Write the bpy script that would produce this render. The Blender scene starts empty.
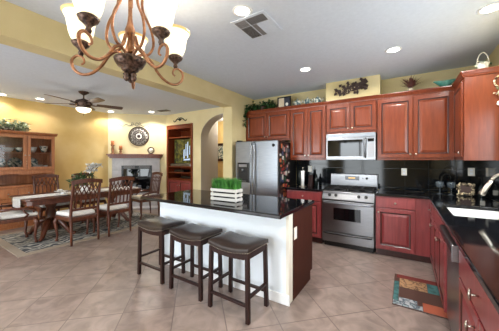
import bpy, bmesh, math, random
from mathutils import Vector, Matrix
random.seed(7)
S = bpy.context.scene
COL = S.collection
PI = math.pi

# ---------------------------------------------------------------- camera
cd = bpy.data.cameras.new('camera'); cam = bpy.data.objects.new('camera', cd); COL.objects.link(cam)
cd.sensor_width = 36.0; cd.lens = 243.0 / 499.0 * 36.0
cd.shift_y = -5.5 / 499.0
cd.clip_start = .05
cam.location = (0, 0, 1.4); cam.rotation_euler = (PI/2, 0, math.radians(32.6))
S.camera = cam

# ---------------------------------------------------------------- exposure, world, daylight
vs = S.view_settings
vs.view_transform = 'Standard'; vs.look = 'None'; vs.gamma = 1.0; vs.use_curve_mapping = False
vs.exposure = 1.1
W = bpy.data.worlds.new('world'); S.world = W; W.use_nodes = True
nt = W.node_tree; nt.nodes.clear()
wo = nt.nodes.new('ShaderNodeOutputWorld'); bg = nt.nodes.new('ShaderNodeBackground')
tc = nt.nodes.new('ShaderNodeTexCoord'); sx = nt.nodes.new('ShaderNodeSeparateXYZ'); rp = nt.nodes.new('ShaderNodeValToRGB')
nt.links.new(tc.outputs['Generated'], sx.inputs[0]); nt.links.new(sx.outputs[2], rp.inputs[0])
rp.color_ramp.elements[0].position = 0.0; rp.color_ramp.elements[0].color = (.30, .34, .26, 1)
rp.color_ramp.elements[1].position = 0.06; rp.color_ramp.elements[1].color = (.85, .93, 1, 1)
nt.links.new(rp.outputs[0], bg.inputs[0]); bg.inputs[1].default_value = 1.6
nt.links.new(bg.outputs[0], wo.inputs[0])

def area(name, loc, rot, sx_, sy_, power, col=(1, 1, 1)):
    l = bpy.data.lights.new(name, 'AREA'); l.shape = 'RECTANGLE'; l.size = sx_; l.size_y = sy_; l.energy = power; l.color = col
    o = bpy.data.objects.new(name, l); COL.objects.link(o); o.location = loc; o.rotation_euler = rot
    return o
# daylight through the openings behind the camera and over the sink
area('daylight_nook', (-1.67, -3.28, 1.18), (PI/2, 0, 0), 1.7, 2.0, 48, (.88, .94, 1))
area('daylight_dining', (-4.2, -3.28, 1.18), (PI/2, 0, 0), 1.8, 2.0, 72, (.90, .95, 1))
area('daylight_sink', (1.07, 2.45, 1.6), (PI/2, 0, PI/2), 1.4, .9, 17, (.92, .96, 1))

# ---------------------------------------------------------------- materials
def nodes(name):
    m = bpy.data.materials.new(name); m.use_nodes = True
    n = m.node_tree; b = n.nodes['Principled BSDF']
    return m, n, b
def lin(c):
    return tuple(((v/255)/12.92 if v/255 <= .04045 else ((v/255+.055)/1.055)**2.4) for v in c)
def mat(name, c, rough=.5, metal=0., emit=None, es=0., spec=.5, alpha=1., trans=0., coat=0.):
    m, n, b = nodes(name)
    b.inputs['Base Color'].default_value = (*lin(c), 1); b.inputs['Roughness'].default_value = rough; b.inputs['Metallic'].default_value = metal
    b.inputs['Specular IOR Level'].default_value = spec; b.inputs['Coat Weight'].default_value = coat; b.inputs['Coat Roughness'].default_value = .1
    if emit: b.inputs['Emission Color'].default_value = (*lin(emit), 1); b.inputs['Emission Strength'].default_value = es
    if trans: b.inputs['Transmission Weight'].default_value = trans
    if alpha < 1: b.inputs['Alpha'].default_value = alpha
    return m
def noisy(name, stops, scale=(1, 1, 1), nscale=5., detail=4., rough=.5, metal=0., bump=0., dist=0., coat=0., spec=.5, bscale=None, aniso=0.):
    m, n, b = nodes(name)
    t = n.nodes.new('ShaderNodeTexCoord'); mp = n.nodes.new('ShaderNodeMapping'); mp.inputs['Scale'].default_value = scale
    no = n.nodes.new('ShaderNodeTexNoise'); no.inputs['Scale'].default_value = nscale; no.inputs['Detail'].default_value = detail; no.inputs['Distortion'].default_value = dist
    r = n.nodes.new('ShaderNodeValToRGB')
    n.links.new(t.outputs['Object'], mp.inputs[0]); n.links.new(mp.outputs[0], no.inputs[0]); n.links.new(no.outputs[0], r.inputs[0]); n.links.new(r.outputs[0], b.inputs['Base Color'])
    e = r.color_ramp.elements
    while len(e) < len(stops): e.new(.5)
    for i, (p, c) in enumerate(stops): e[i].position = p; e[i].color = (*lin(c), 1)
    b.inputs['Roughness'].default_value = rough; b.inputs['Metallic'].default_value = metal
    b.inputs['Coat Weight'].default_value = coat; b.inputs['Coat Roughness'].default_value = .12; b.inputs['Specular IOR Level'].default_value = spec
    if bump:
        bn = n.nodes.new('ShaderNodeBump'); bn.inputs['Strength'].default_value = bump; bn.inputs['Distance'].default_value = .01
        n.links.new(no.outputs[0], bn.inputs['Height']); n.links.new(bn.outputs[0], b.inputs['Normal'])
    return m
M = {}
M['wall'] = noisy('wall_yellow', [(.3, (200, 184, 134)), (.7, (214, 200, 156))], nscale=2.2, detail=6, rough=.75, bump=.05)
M['wall_warm'] = noisy('wall_gold', [(.3, (208, 174, 104)), (.7, (228, 202, 142))], nscale=1.6, detail=6, rough=.75, bump=.05)
M['wall_pale'] = noisy('wall_pale_yellow', [(.3, (224, 208, 160)), (.7, (236, 224, 182))], nscale=2.0, detail=6, rough=.75, bump=.05)
M['arch_grey'] = mat('arch_reveal_greige', (170, 166, 164), .7)
M['ceiling'] = noisy('ceiling_grey', [(.3, (204, 213, 226)), (.7, (210, 219, 232))], nscale=30, rough=.9)
M['white'] = mat('white_paint', (235, 238, 240), .45)
M['offwhite'] = mat('offwhite', (232, 228, 215), .6)
M['island_white'] = mat('island_pale_paint', (230, 239, 247), .55)
M['cherry'] = noisy('cherry_wood', [(.2, (96, 40, 18)), (.5, (114, 50, 24)), (.8, (130, 60, 31))], scale=(9, 9, .9), nscale=4, detail=5, rough=.30, coat=.12, spec=.4, dist=.6)
M['cherry_red'] = noisy('cherry_wood_red', [(.2, (112, 42, 44)), (.5, (130, 53, 54)), (.8, (145, 64, 64))], scale=(9, 9, .9), nscale=4, detail=5, rough=.30, coat=.2, dist=.6)
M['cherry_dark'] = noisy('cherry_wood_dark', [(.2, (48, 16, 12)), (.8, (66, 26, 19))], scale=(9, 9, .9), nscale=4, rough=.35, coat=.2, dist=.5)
M['oak'] = noisy('hutch_wood', [(.2, (146, 88, 52)), (.5, (168, 106, 66)), (.8, (188, 126, 82))], scale=(9, 9, .9), nscale=4, detail=5, rough=.38, coat=.2, dist=.6)
M['walnut'] = noisy('dining_wood', [(.2, (58, 28, 18)), (.5, (80, 40, 24)), (.8, (104, 55, 34))], scale=(8, 8, 1.2), nscale=4, detail=5, rough=.36, coat=.1, dist=.5)
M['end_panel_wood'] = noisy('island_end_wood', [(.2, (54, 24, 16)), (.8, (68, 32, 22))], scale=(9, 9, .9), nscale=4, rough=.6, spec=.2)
M['espresso'] = noisy('espresso_wood', [(.2, (28, 11, 8)), (.8, (46, 20, 15))], scale=(9, 9, 1), nscale=4, rough=.42, spec=.3)
M['leather'] = noisy('brown_leather', [(.3, (32, 22, 18)), (.7, (46, 34, 28))], nscale=60, rough=.36, bump=.15)
M['steel'] = noisy('brushed_steel', [(.3, (132, 133, 136)), (.7, (150, 151, 154))], scale=(1, 1, 40), nscale=8, rough=.3, metal=1)
M['steel_v'] = noisy('brushed_steel_light', [(.3, (134, 139, 146)), (.7, (152, 157, 164))], scale=(1, 1, 30), nscale=6, rough=.34, metal=1)
M['chrome'] = mat('nickel', (176, 168, 156), .28, 1)
M['black'] = mat('black_plastic', (16, 16, 18), .35)
M['black_gloss'] = mat('black_glass', (10, 11, 13), .04)
M['iron'] = mat('cast_iron', (14, 13, 13), .6, spec=.3)
M['bronze'] = noisy('bronze', [(.3, (116, 76, 54)), (.7, (178, 128, 92))], nscale=25, rough=.38, metal=.7)
M['bronze_dark'] = noisy('antique_bronze', [(.35, (46, 36, 32)), (.7, (120, 96, 84))], nscale=60, rough=.42, metal=.7, bump=.4)
M['fabric'] = noisy('seat_fabric', [(.3, (214, 212, 208)), (.7, (232, 230, 226))], nscale=60, rough=.9)
M['fabric_beige'] = noisy('seat_fabric_beige', [(.3, (196, 182, 158)), (.7, (214, 200, 176))], nscale=60, rough=.9)
M['linen'] = noisy('runner_linen', [(.3, (200, 200, 198)), (.7, (228, 228, 226))], nscale=40, rough=.95)
M['leaf'] = noisy('leaf_green', [(.3, (24, 54, 24)), (.7, (60, 96, 48))], nscale=12, rough=.5)
M['leaf_pale'] = noisy('leaf_variegated', [(.35, (58, 82, 42)), (.48, (128, 148, 110)), (.58, (222, 226, 204))], nscale=18, rough=.55)
M['crate_white'] = mat('crate_whitewash', (196, 196, 192), .7)
M['grass'] = noisy('grass_green', [(.3, (24, 84, 20)), (.7, (66, 138, 44))], nscale=20, rough=.55)
M['leaf_brown'] = noisy('dried_leaf', [(.3, (56, 34, 30)), (.6, (104, 56, 48)), (.8, (92, 88, 44))], nscale=22, rough=.7)
M['teal'] = noisy('teal_glaze', [(.35, (62, 128, 118)), (.7, (120, 184, 168))], nscale=12, rough=.25)
M['china'] = noisy('painted_china', [(.45, (218, 216, 204)), (.52, (120, 140, 130)), (.6, (70, 90, 96))], nscale=22, rough=.25)
M['china_white'] = mat('white_china', (228, 228, 226), .2)
M['gold'] = noisy('old_gold', [(.42, (62, 44, 28)), (.58, (226, 208, 172))], nscale=60, rough=.4, metal=.4)
M['glass'] = mat('clear_glass', (235, 240, 240), .02, trans=1.)
M['pane'] = mat('pane_glass', (20, 24, 24), .03, alpha=.16, spec=1.0)
M['goblet_glass'] = mat('goblet_glass', (96, 106, 112), .10, alpha=.5, spec=.9)
M['candle'] = mat('candle_orange', (196, 122, 70), .6)
M['shade'] = mat('frosted_shade', (250, 240, 214), .5, emit=(255, 238, 204), es=.5)
M['shade_rim'] = mat('amber_shade_rim', (238, 206, 140), .4, emit=(246, 200, 116), es=.12)
M['bulb'] = mat('lamp_lens', (255, 252, 245), .5, emit=(255, 250, 240), es=6)
M['fanbowl'] = mat('fan_bowl', (250, 246, 230), .4, emit=(255, 246, 222), es=.8)
M['vent_dark'] = mat('vent_dark', (92, 90, 88), .7)
M['vent_mid'] = mat('vent_grey', (138, 136, 136), .6)
M['fire_tile'] = noisy('fireplace_tile', [(.3, (176, 176, 178)), (.7, (200, 199, 200))], nscale=5, rough=.35)
M['amber'] = mat('oven_display', (20, 18, 14), .2, emit=(230, 180, 90), es=.6)
M['blue_pic'] = mat('photo_dark', (42, 44, 58), .4)
M['dkbrown'] = mat('dark_brown_metal', (56, 38, 32), .5)
M['soot'] = mat('soot', (30, 28, 27), .8)
M['paper'] = mat('paper_towel', (238, 238, 236), .9)
M['green_glass'] = mat('dark_bottle', (30, 36, 34), .08)
M['outside'] = mat('outside_ground', (150, 150, 140), .9)

def granite():
    m, n, b = nodes('black_granite')
    t = n.nodes.new('ShaderNodeTexCoord'); v = n.nodes.new('ShaderNodeTexVoronoi'); v.inputs['Scale'].default_value = 170
    r = n.nodes.new('ShaderNodeValToRGB'); n.links.new(t.outputs['Object'], v.inputs[0]); n.links.new(v.outputs['Distance'], r.inputs[0])
    r.color_ramp.elements[0].color = (.06, .065, .07, 1); r.color_ramp.elements[0].position = .0
    r.color_ramp.elements[1].color = (.004, .004, .005, 1); r.color_ramp.elements[1].position = .28
    n.links.new(r.outputs[0], b.inputs['Base Color']); b.inputs['Roughness'].default_value = .06; b.inputs['Specular IOR Level'].default_value = .5
    return m
M['granite'] = granite()
def grid_mat(name, c1, c2, mortar, size, rot, t, ms, rough=.3, nscale=3.5, coat=0., veins=.5, w=None, axis=None, bump=.15):
    m, n, b = nodes(name)
    tcn = n.nodes.new('ShaderNodeTexCoord'); mp = n.nodes.new('ShaderNodeMapping'); mp.inputs['Rotation'].default_value = (axis or 0, 0, rot); mp.inputs['Location'].default_value = (*t, 0)
    br = n.nodes.new('ShaderNodeTexBrick'); br.offset = 0; br.squash = 1
    br.inputs['Scale'].default_value = 1; br.inputs['Brick Width'].default_value = w or size; br.inputs['Row Height'].default_value = size
    br.inputs['Mortar Size'].default_value = ms; br.inputs['Mortar Smooth'].default_value = .1; br.inputs['Bias'].default_value = 0
    n.links.new(tcn.outputs['Object'], mp.inputs[0]); n.links.new(mp.outputs[0], br.inputs['Vector'])
    for k, (c, key) in enumerate(((c1, 'Color1'), (c2, 'Color2'))):
        no = n.nodes.new('ShaderNodeTexNoise'); no.inputs['Scale'].default_value = nscale*(1+.3*k); no.inputs['Detail'].default_value = 7; no.inputs['Distortion'].default_value = 1.2
        r = n.nodes.new('ShaderNodeValToRGB'); n.links.new(tcn.outputs['Object'], no.inputs[0]); n.links.new(no.outputs[0], r.inputs[0])
        r.color_ramp.elements[0].position = .35; r.color_ramp.elements[1].position = .65
        r.color_ramp.elements[0].color = (*lin(tuple(v*(1-.13*veins) for v in c)), 1); r.color_ramp.elements[1].color = (*lin(tuple(min(255, v*(1+.08*veins)) for v in c)), 1)
        n.links.new(r.outputs[0], br.inputs[key])
    br.inputs['Mortar'].default_value = (*lin(mortar), 1)
    n.links.new(br.outputs['Color'], b.inputs['Base Color'])
    b.inputs['Roughness'].default_value = rough; b.inputs['Coat Weight'].default_value = coat
    if bump:
        bn = n.nodes.new('ShaderNodeBump'); bn.inputs['Strength'].default_value = bump; bn.inputs['Distance'].default_value = .003; bn.invert = True
        n.links.new(br.outputs['Fac'], bn.inputs['Height']); n.links.new(bn.outputs[0], b.inputs['Normal'])
    return m
M['floor'] = grid_mat('floor_tile', (144, 128, 119), (134, 117, 109), (104, 91, 84), .45, PI/4, (.168, .202), .0045, rough=.32, nscale=5.0, veins=1.1)
M['backsplash'] = grid_mat('backsplash_granite', (10, 13, 17), (14, 18, 22), (40, 46, 50), .31, 0, (0, -.02), .0018, rough=.07, nscale=30, axis=-PI/2, bump=.05)
M['backsplash_side'] = mat('backsplash_granite_side', (16, 18, 20), .07)
M['backsplash'].node_tree.nodes['Principled BSDF'].inputs['Specular IOR Level'].default_value = .3
def rug_mat():
    m, n, b = nodes('rug_pattern')
    t = n.nodes.new('ShaderNodeTexCoord')
    no = n.nodes.new('ShaderNodeTexNoise'); no.inputs['Scale'].default_value = 2.6; no.inputs['Detail'].default_value = 3; no.inputs['Distortion'].default_value = 2.2
    w = n.nodes.new('ShaderNodeTexWave'); w.inputs['Scale'].default_value = 3.2; w.inputs['Distortion'].default_value = 14; w.inputs['Detail'].default_value = 2; w.inputs['Detail Scale'].default_value = 1.3
    r = n.nodes.new('ShaderNodeValToRGB'); n.links.new(t.outputs['Object'], w.inputs[0]); n.links.new(w.outputs[0], r.inputs[0])
    e = r.color_ramp.elements; e.new(.45); e.new(.6)
    for i, (p, c) in enumerate(((.0, (52, 56, 60)), (.4, (78, 82, 84)), (.6, (150, 146, 138)), (1., (176, 170, 158)))): e[i].position = p; e[i].color = (*lin(c), 1)
    n.links.new(r.outputs[0], b.inputs['Base Color']); b.inputs['Roughness'].default_value = .95
    return m
M['rug'] = rug_mat()
M['rug_border'] = mat('rug_border', (150, 136, 120), .95)

# ---------------------------------------------------------------- mesh helpers
def box(bm, x0, x1, y0, y1, z0, z1, mi=0):
    v = [bm.verts.new(p) for p in ((x0, y0, z0), (x1, y0, z0), (x1, y1, z0), (x0, y1, z0), (x0, y0, z1), (x1, y0, z1), (x1, y1, z1), (x0, y1, z1))]
    for f in ((3, 2, 1, 0), (4, 5, 6, 7), (0, 1, 5, 4), (1, 2, 6, 5), (2, 3, 7, 6), (3, 0, 4, 7)):
        bm.faces.new([v[i] for i in f]).material_index = mi
def frames(pts):
    pts = [Vector(p) for p in pts]; out = []; prev = None
    for i, p in enumerate(pts):
        t = (pts[min(i+1, len(pts)-1)]-pts[max(i-1, 0)]).normalized()
        if prev is None:
            a = Vector((0, 0, 1)) if abs(t.z) < .9 else Vector((1, 0, 0)); u = t.cross(a).normalized()
        else:
            u = (prev - t*prev.dot(t)); u = u.normalized() if u.length > 1e-6 else t.orthogonal().normalized()
        prev = u; out.append((p, u, t.cross(u)))
    return out
def tube(bm, pts, r, seg=8, sx=1, sy=1, cap=True):
    rs = r if isinstance(r, (list, tuple)) else [r]*len(pts); rings = []
    for (p, u, w), rr in zip(frames(pts), rs):
        rings.append([bm.verts.new(p+u*(math.cos(2*PI*k/seg)*rr*sx)+w*(math.sin(2*PI*k/seg)*rr*sy)) for k in range(seg)])
    for a, b in zip(rings, rings[1:]):
        for k in range(seg):
            f = bm.faces.new((a[k], a[(k+1) % seg], b[(k+1) % seg], b[k])); f.smooth = True
    if cap:
        bm.faces.new(list(reversed(rings[0]))); bm.faces.new(rings[-1])
def bar(bm, p0, p1, w0, d0, w1=None, d1=None, u=(1, 0, 0)):
    # a straight square-section bar from p0 to p1; w along u, d across
    w1 = w1 or w0; d1 = d1 or d0; p0 = Vector(p0); p1 = Vector(p1); t = (p1-p0).normalized(); u = Vector(u); u = (u-t*u.dot(t)).normalized(); v = t.cross(u)
    R = []
    for p, w, d in ((p0, w0, d0), (p1, w1, d1)):
        R.append([bm.verts.new(p+u*(a*w/2)+v*(b*d/2)) for a, b in ((-1, -1), (1, -1), (1, 1), (-1, 1))])
    a, b = R
    bm.faces.new(a[::-1]); bm.faces.new(b)
    for k in range(4): bm.faces.new((a[k], a[(k+1) % 4], b[(k+1) % 4], b[k]))
def lathe(bm, prof, c=(0, 0, 0), seg=20, axis='z', cap=True):
    c = Vector(c); rings = []
    for r, z in prof:
        ring = []
        for k in range(seg):
            a = 2*PI*k/seg; x, y = math.cos(a)*r, math.sin(a)*r
            p = Vector((x, y, z)) if axis == 'z' else (Vector((x, z, y)) if axis == 'y' else Vector((z, x, y)))
            ring.append(bm.verts.new(c+p))
        rings.append(ring)
    for a, b in zip(rings, rings[1:]):
        for k in range(seg):
            f = bm.faces.new((a[k], a[(k+1) % seg], b[(k+1) % seg], b[k])); f.smooth = True
    if cap:
        if prof[0][0] > 1e-4: bm.faces.new(rings[0][::-1])
        if prof[-1][0] > 1e-4: bm.faces.new(rings[-1])
def ball(bm, c, r, sx=1, sy=1, sz=1, sub=2):
    g = bmesh.ops.create_icosphere(bm, subdivisions=sub, radius=r)
    for v in g['verts']: v.co = Vector((v.co.x*sx, v.co.y*sy, v.co.z*sz))+Vector(c)
    for f in {f for v in g['verts'] for f in v.link_faces}: f.smooth = True
def prism(bm, poly, axis, a, b):
    # extrude a 2D polygon between a and b along an axis
    def P(q, t): return {'x': (t, q[0], q[1]), 'y': (q[0], t, q[1]), 'z': (q[0], q[1], t)}[axis]
    A = [bm.verts.new(P(q, a)) for q in poly]; B = [bm.verts.new(P(q, b)) for q in poly]; n = len(poly)
    bm.faces.new(A); bm.faces.new(B[::-1])
    for i in range(n): bm.faces.new((A[i], B[i], B[(i+1) % n], A[(i+1) % n]))
def ribbon(bm, pts_a, pts_b, th):
    # solid slab between two equal-length polylines, thickened along +z
    pass
def obj(name, bm, m, parent=None, bevel=0., loc=None, rz=0., smooth=False, seg=2, kind=None, label=None):
    bmesh.ops.recalc_face_normals(bm, faces=bm.faces)
    me = bpy.data.meshes.new(name); bm.to_mesh(me); bm.free()
    for mm in (m if isinstance(m, list) else [m]): me.materials.append(M[mm] if isinstance(mm, str) else mm)
    if smooth:
        for p in me.polygons: p.use_smooth = True
    o = bpy.data.objects.new(name, me); COL.objects.link(o)
    if parent: o.parent = parent
    if loc: o.location = loc
    if rz: o.rotation_euler.z = rz
    if bevel:
        md = o.modifiers.new('bevel', 'BEVEL'); md.width = bevel; md.segments = seg; md.limit_method = 'ANGLE'; md.angle_limit = .7
    if kind: o['kind'] = kind
    if label: o['label'] = label
    return o
def B(): return bmesh.new()
def tag(o, label, cat, group=None, kind=None):
    o['label'] = label; o['category'] = cat
    if group: o['group'] = group
    if kind: o['kind'] = kind
    return o
def thing(name, label, cat, loc=(0, 0, 0), rz=0., group=None):
    o = bpy.data.objects.new(name, None); COL.objects.link(o); o.empty_display_size = .1
    o.location = loc; o.rotation_euler.z = rz
    return tag(o, label, cat, group)
def struct(name, bm, m, **k): return obj(name, bm, m, kind='structure', **k)
def dup(src, loc, rz=0., label=None):
    def cp(o, par):
        c = o.copy(); COL.objects.link(c); c.parent = par
        for ch in list(o.children): cp(ch, c)
        return c
    r = cp(src, None); r.location = loc; r.rotation_euler.z = rz
    if label: r['label'] = label
    return r
def bxo(name, m, x0, x1, y0, y1, z0, z1, parent=None, bevel=0., **k):
    b = B(); box(b, x0, x1, y0, y1, z0, z1); return obj(name, b, m, parent, bevel, **k)
def panel(bm, o, u, v, n, w, h, rings, dark=()):
    # stepped rectangular panel: rings = [(inset, height along n)]
    o, u, v, n = map(Vector, (o, u, v, n)); L = []
    for ins, d in rings:
        L.append([bm.verts.new(o+u*x+v*y+n*d) for x, y in ((ins, ins), (w-ins, ins), (w-ins, h-ins), (ins, h-ins))])
    for i, (a, b) in enumerate(zip(L, L[1:])):
        for k in range(4): bm.faces.new((a[k], a[(k+1) % 4], b[(k+1) % 4], b[k])).material_index = (1 if i in dark else 0)
    bm.faces.new(L[0][::-1]); bm.faces.new(L[-1])
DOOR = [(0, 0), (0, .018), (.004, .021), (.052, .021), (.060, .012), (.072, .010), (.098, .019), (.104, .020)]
DRAW = [(0, 0), (0, .018), (.006, .021), (.016, .021)]
def cleaf(bm, p, d, n, L, wd):
    # one folded leaf
    p = Vector(p); d = Vector(d).normalized(); n = Vector(n); s = d.cross(n)
    s = s.normalized() if s.length > 1e-4 else d.orthogonal().normalized(); up = s.cross(d).normalized()
    a = bm.verts.new(p); m1 = bm.verts.new(p+d*L*.45+s*wd/2+up*wd*.18); m2 = bm.verts.new(p+d*L*.45-s*wd/2+up*wd*.18); c = bm.verts.new(p+d*L*.5); e = bm.verts.new(p+d*L-up*L*.15)
    bm.faces.new((a, m1, c)); bm.faces.new((a, c, m2)); bm.faces.new((c, m1, e)); bm.faces.new((c, e, m2))
def foliage(bm, n, f, L, wd, rnd):
    for i in range(n):
        p = Vector(f(rnd)); d = Vector((rnd.uniform(-1, 1), rnd.uniform(-1, 1), rnd.uniform(-.5, 1))); cleaf(bm, p, d, (rnd.uniform(-.4, .4), rnd.uniform(-.6, .2), 1), L*rnd.uniform(.7, 1.3), wd*rnd.uniform(.7, 1.3))

# ---------------------------------------------------------------- room shell
XL, XR, YB, YF, ZC = -7.2, .92, 4.65, -3.2, 2.75
XBEAM0, XBEAM1, YEND, YTV = -3.07, -2.85, 3.82, 4.82
b = B(); box(b, -7.6, 1.3, -3.5, 7.0, -.12, 0); struct('floor', b, 'floor')
b = B(); box(b, -7.6, 1.3, -3.5, 7.0, ZC, ZC+.12); struct('ceiling', b, 'ceiling')
b = B(); box(b, XBEAM1, 1.07, YB, YB+.15, 0, ZC); struct('wall_back', b, 'wall')
b = B()
for a in ((YF, 1.6, 0, ZC), (3.3, YB, 0, ZC), (1.6, 3.3, 0, 1.08), (1.6, 3.3, 2.1, ZC)): box(b, XR, XR+.15, a[0], a[1], a[2], a[3])
struct('wall_right', b, 'wall')
b = B(); box(b, XL-.15, XL, YF, 3.71, 0, ZC); struct('wall_left', b, 'wall_warm')
b = B(); box(b, XBEAM0, XBEAM1, YEND, 5.12, 0, ZC); struct('wall_partition', b, 'wall')
b = B(); box(b, XBEAM0, XBEAM1, YF, YEND, 2.45, ZC-.001); struct('trim_beam', b, 'wall')
# diagonal fireplace wall
b = B(); prism(b, [(-7.2, 3.7), (-6.08, YTV), (-6.08, 5.1), (-7.35, 5.1), (-7.35, 3.7)], 'z', 0, ZC); struct('wall_fireplace', b, 'wall_pale')
# TV wall with the bookcase niche and the arch
b = B()
NX0, NX1, AX0, AX1 = -6.03, -4.94, -4.64, XBEAM0
box(b, -6.08, NX0, YTV, YTV+.3, 0, ZC); box(b, NX0, NX1, YTV, YTV+.3, 2.43, ZC); box(b, NX1, AX0, YTV, YTV+.3, 0, ZC)
cxa, ra = (-4.64-3.06)/2, .79
arc = [(cxa-ra*math.cos(PI*k/24), 2.02+.56*math.sin(PI*k/24)) for k in range(25)]
prism(b, [(AX0, ZC)]+arc+[(AX1, ZC)] if False else [(AX0, ZC), (AX0, 2.02)]+arc[1:-1]+[(AX1, 2.02), (AX1, ZC)], 'y', YTV, YTV+.3)
struct('wall_family', b, 'wall_pale')
b = B()
for (x0, z0), (x1, z1) in zip(arc, arc[1:]):
    prism(b, [(x0, z0), (x1, z1), (x1, z1-.006), (x0, z0-.006)], 'y', YTV+.002, YTV+.3)
box(b, AX0, AX0+.006, YTV+.002, YTV+.3, 0, 2.02); box(b, AX1-.006, AX1, YTV+.002, YTV+.3, 0, 2.02)
struct('trim_arch', b, 'arch_grey')
# hall behind the arch
b = B(); box(b, -4.85, -4.7, YTV+.3, 5.6, 0, ZC); struct('wall_hall_side', b, 'arch_grey')
b = B(); box(b, -7.0, -1.5, 6.6, 6.75, 0, ZC); struct('wall_hall', b, 'wall_warm')
b = B(); box(b, -7.15, -7.0, 5.1, 6.75, 0, ZC); struct('wall_hall_left', b, 'wall_warm')
b = B(); box(b, -1.65, -1.5, 4.8, 6.6, 0, ZC); struct('wall_hall_right', b, 'wall_warm')
# wall behind the camera with its wide windows
b = B()
W2 = ((-5.15, -3.25), (-2.55, -.80)); xs = [XL-.15, -5.15, -3.25, -2.55, -.80, XR+.15]
for x0, x1 in ((xs[0], xs[1]), (xs[2], xs[3]), (xs[4], xs[5])): box(b, x0, x1, YF-.15, YF, 0, ZC)
for x0, x1 in W2: box(b, x0, x1, YF-.15, YF, 0, .15); box(b, x0, x1, YF-.15, YF, 2.25, ZC)
struct('wall_front', b, 'wall')
def window(name, x0, x1, z0, z1, y, nv, axis='y', nh=1):
    f = B()
    def bb(a0, a1, c0, c1, d0, d1):
        if axis == 'y': box(f, a0, a1, d0, d1, c0, c1)
        else: box(f, d0, d1, a0, a1, c0, c1)
    w = .06
    bb(x0, x1, z0, z0+w, y-.05, y+.03); bb(x0, x1, z1-w, z1, y-.05, y+.03)
    for k in range(nv+1):
        xx = x0+(x1-x0-w)*k/nv; bb(xx, xx+w, z0+w, z1-w, y-.05, y+.03)
    for k in range(1, nh+1):
        zz = z0+(z1-z0)*k/(nh+1); bb(x0+w, x1-w, zz-.02, zz+.02, y-.045, y+.02)
    return struct(name, f, 'white')
window('window_1', -5.15, -3.25, .15, 2.25, YF-.04, 2)
window('window_2', -2.55, -.80, .15, 2.25, YF-.04, 2, nh=0)
window('window_3', 1.6, 3.3, 1.08, 2.1, XR+.08, 2, 'x', 0)
b = B(); box(b, AX1, XBEAM0+.0, YTV-.001, YTV, 0, .1)
b.free()
for nm, x0, x1, y0, y1 in (('baseboard_left', XL, XL+.015, YF, 3.68), ('baseboard_family', NX1, AX0, YTV-.015, YTV), ('baseboard_partition', XBEAM0, XBEAM1, YEND-.015, YEND)):
    struct(nm, (lambda q: (box(q, x0, x1, y0, y1, 0, .1), q)[1])(B()), 'offwhite', bevel=.004)
# soffit box over the microwave
b = B(); box(b, -1.17, -.33, 4.325, YB, 2.424, ZC-.002); struct('trim_soffit', b, 'wall')
# granite backsplash
b = B(); box(b, -1.84, XR, YB-.015, YB, .914, 1.40); struct('trim_backsplash', b, 'backsplash')
b = B(); box(b, XR-.015, XR, .4, YB-.015, .914, 1.08); box(b, XR-.015, XR, 3.3, YB-.015, 1.08, 1.40); struct('trim_backsplash_right', b, 'backsplash_side')

# ---------------------------------------------------------------- cabinets
def knob(parent, p, n):
    q = B(); n = Vector(n); p = Vector(p)
    tube(q, [p, p+n*.012, p+n*.014, p+n*.022, p+n*.028], [.006, .006, .013, .015, .008], 10); return obj('knob', q, 'chrome', parent)
def tpull(parent, p, n, u, L=.05):
    q = B(); n = Vector(n); p = Vector(p); u = Vector(u)
    tube(q, [p, p+n*.03], .005, 8); tube(q, [p+n*.03-u*L/2, p+n*.033, p+n*.03+u*L/2], [.005, .008, .005], 8); return obj('handle', q, 'chrome', parent)
def cabdoor(parent, o, u, w, h, n, m, knobat=None, name='door', rings=DOOR, pull=None):
    # o: lower left corner of the door seen from outside, u: direction of its width
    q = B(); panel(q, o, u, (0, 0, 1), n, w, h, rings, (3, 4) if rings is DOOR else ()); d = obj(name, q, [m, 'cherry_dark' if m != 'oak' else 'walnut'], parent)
    if knobat: knob(d, Vector(o)+Vector(u)*knobat[0]+Vector((0, 0, knobat[1]))+Vector(n)*.02, n)
    if pull: tpull(d, Vector(o)+Vector(u)*pull[0]+Vector((0, 0, pull[1]))+Vector(n)*.02, n, pull[2])
    return d
U = (1, 0, 0); NF = (0, -1, 0); V = (0, -1, 0); NR = (-1, 0, 0)
def upper(label, x0, x1, z0, z1, ndoors, yf=4.32):
    t = thing('wall_cabinet', label, 'cabinet', ((x0+x1)/2, YB, z0)); X0, X1 = x0-(x0+x1)/2, x1-(x0+x1)/2
    bxo('body', 'cherry', X0+.001, X1-.001, yf-YB, -.002, 0, z1-z0, t)
    w = (X1-X0-.012)/ndoors
    for k in range(ndoors):
        kx = w-.035 if k == 0 else .03
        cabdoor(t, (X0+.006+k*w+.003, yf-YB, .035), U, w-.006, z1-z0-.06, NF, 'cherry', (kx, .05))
    return t
ZT = 2.36
upper('cherry wall cabinet pair above the refrigerator, half hidden by trailing ivy', -2.84, -1.845, 1.78, ZT, 2)
upper('tall two-door cherry wall cabinet between the fridge cabinet and the microwave', -1.84, -1.165, 1.40, ZT, 2)
upper('short two-door cherry wall cabinet directly above the microwave', -1.16, -.375, 1.845, ZT, 2)
upper('wide two-door cherry wall cabinet right of the microwave, below the teal bowl', -.37, .575, 1.40, ZT, 2)
# right-hand wall cabinet: narrow door, big plain end panel
t = thing('wall_cabinet', 'corner cherry wall cabinet with a large plain end panel on the right wall', 'cabinet', (XR, 4.0, 1.4))
bxo('body', 'cherry', -.34, -.002, -.27, .63, 0, ZT-1.4, t)
bxo('end_panel', 'cherry', -.34, -.002, -.285, -.271, -.005, ZT-1.4, t, .002)
bxo('bottom_rail', 'cherry', -.345, -.002, -.289, -.2855, -.005, .035, t, .001)
cabdoor(t, (-.341, .29, .035), V, .53, ZT-1.4-.06, NR, 'cherry', (.49, .05))
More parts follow.
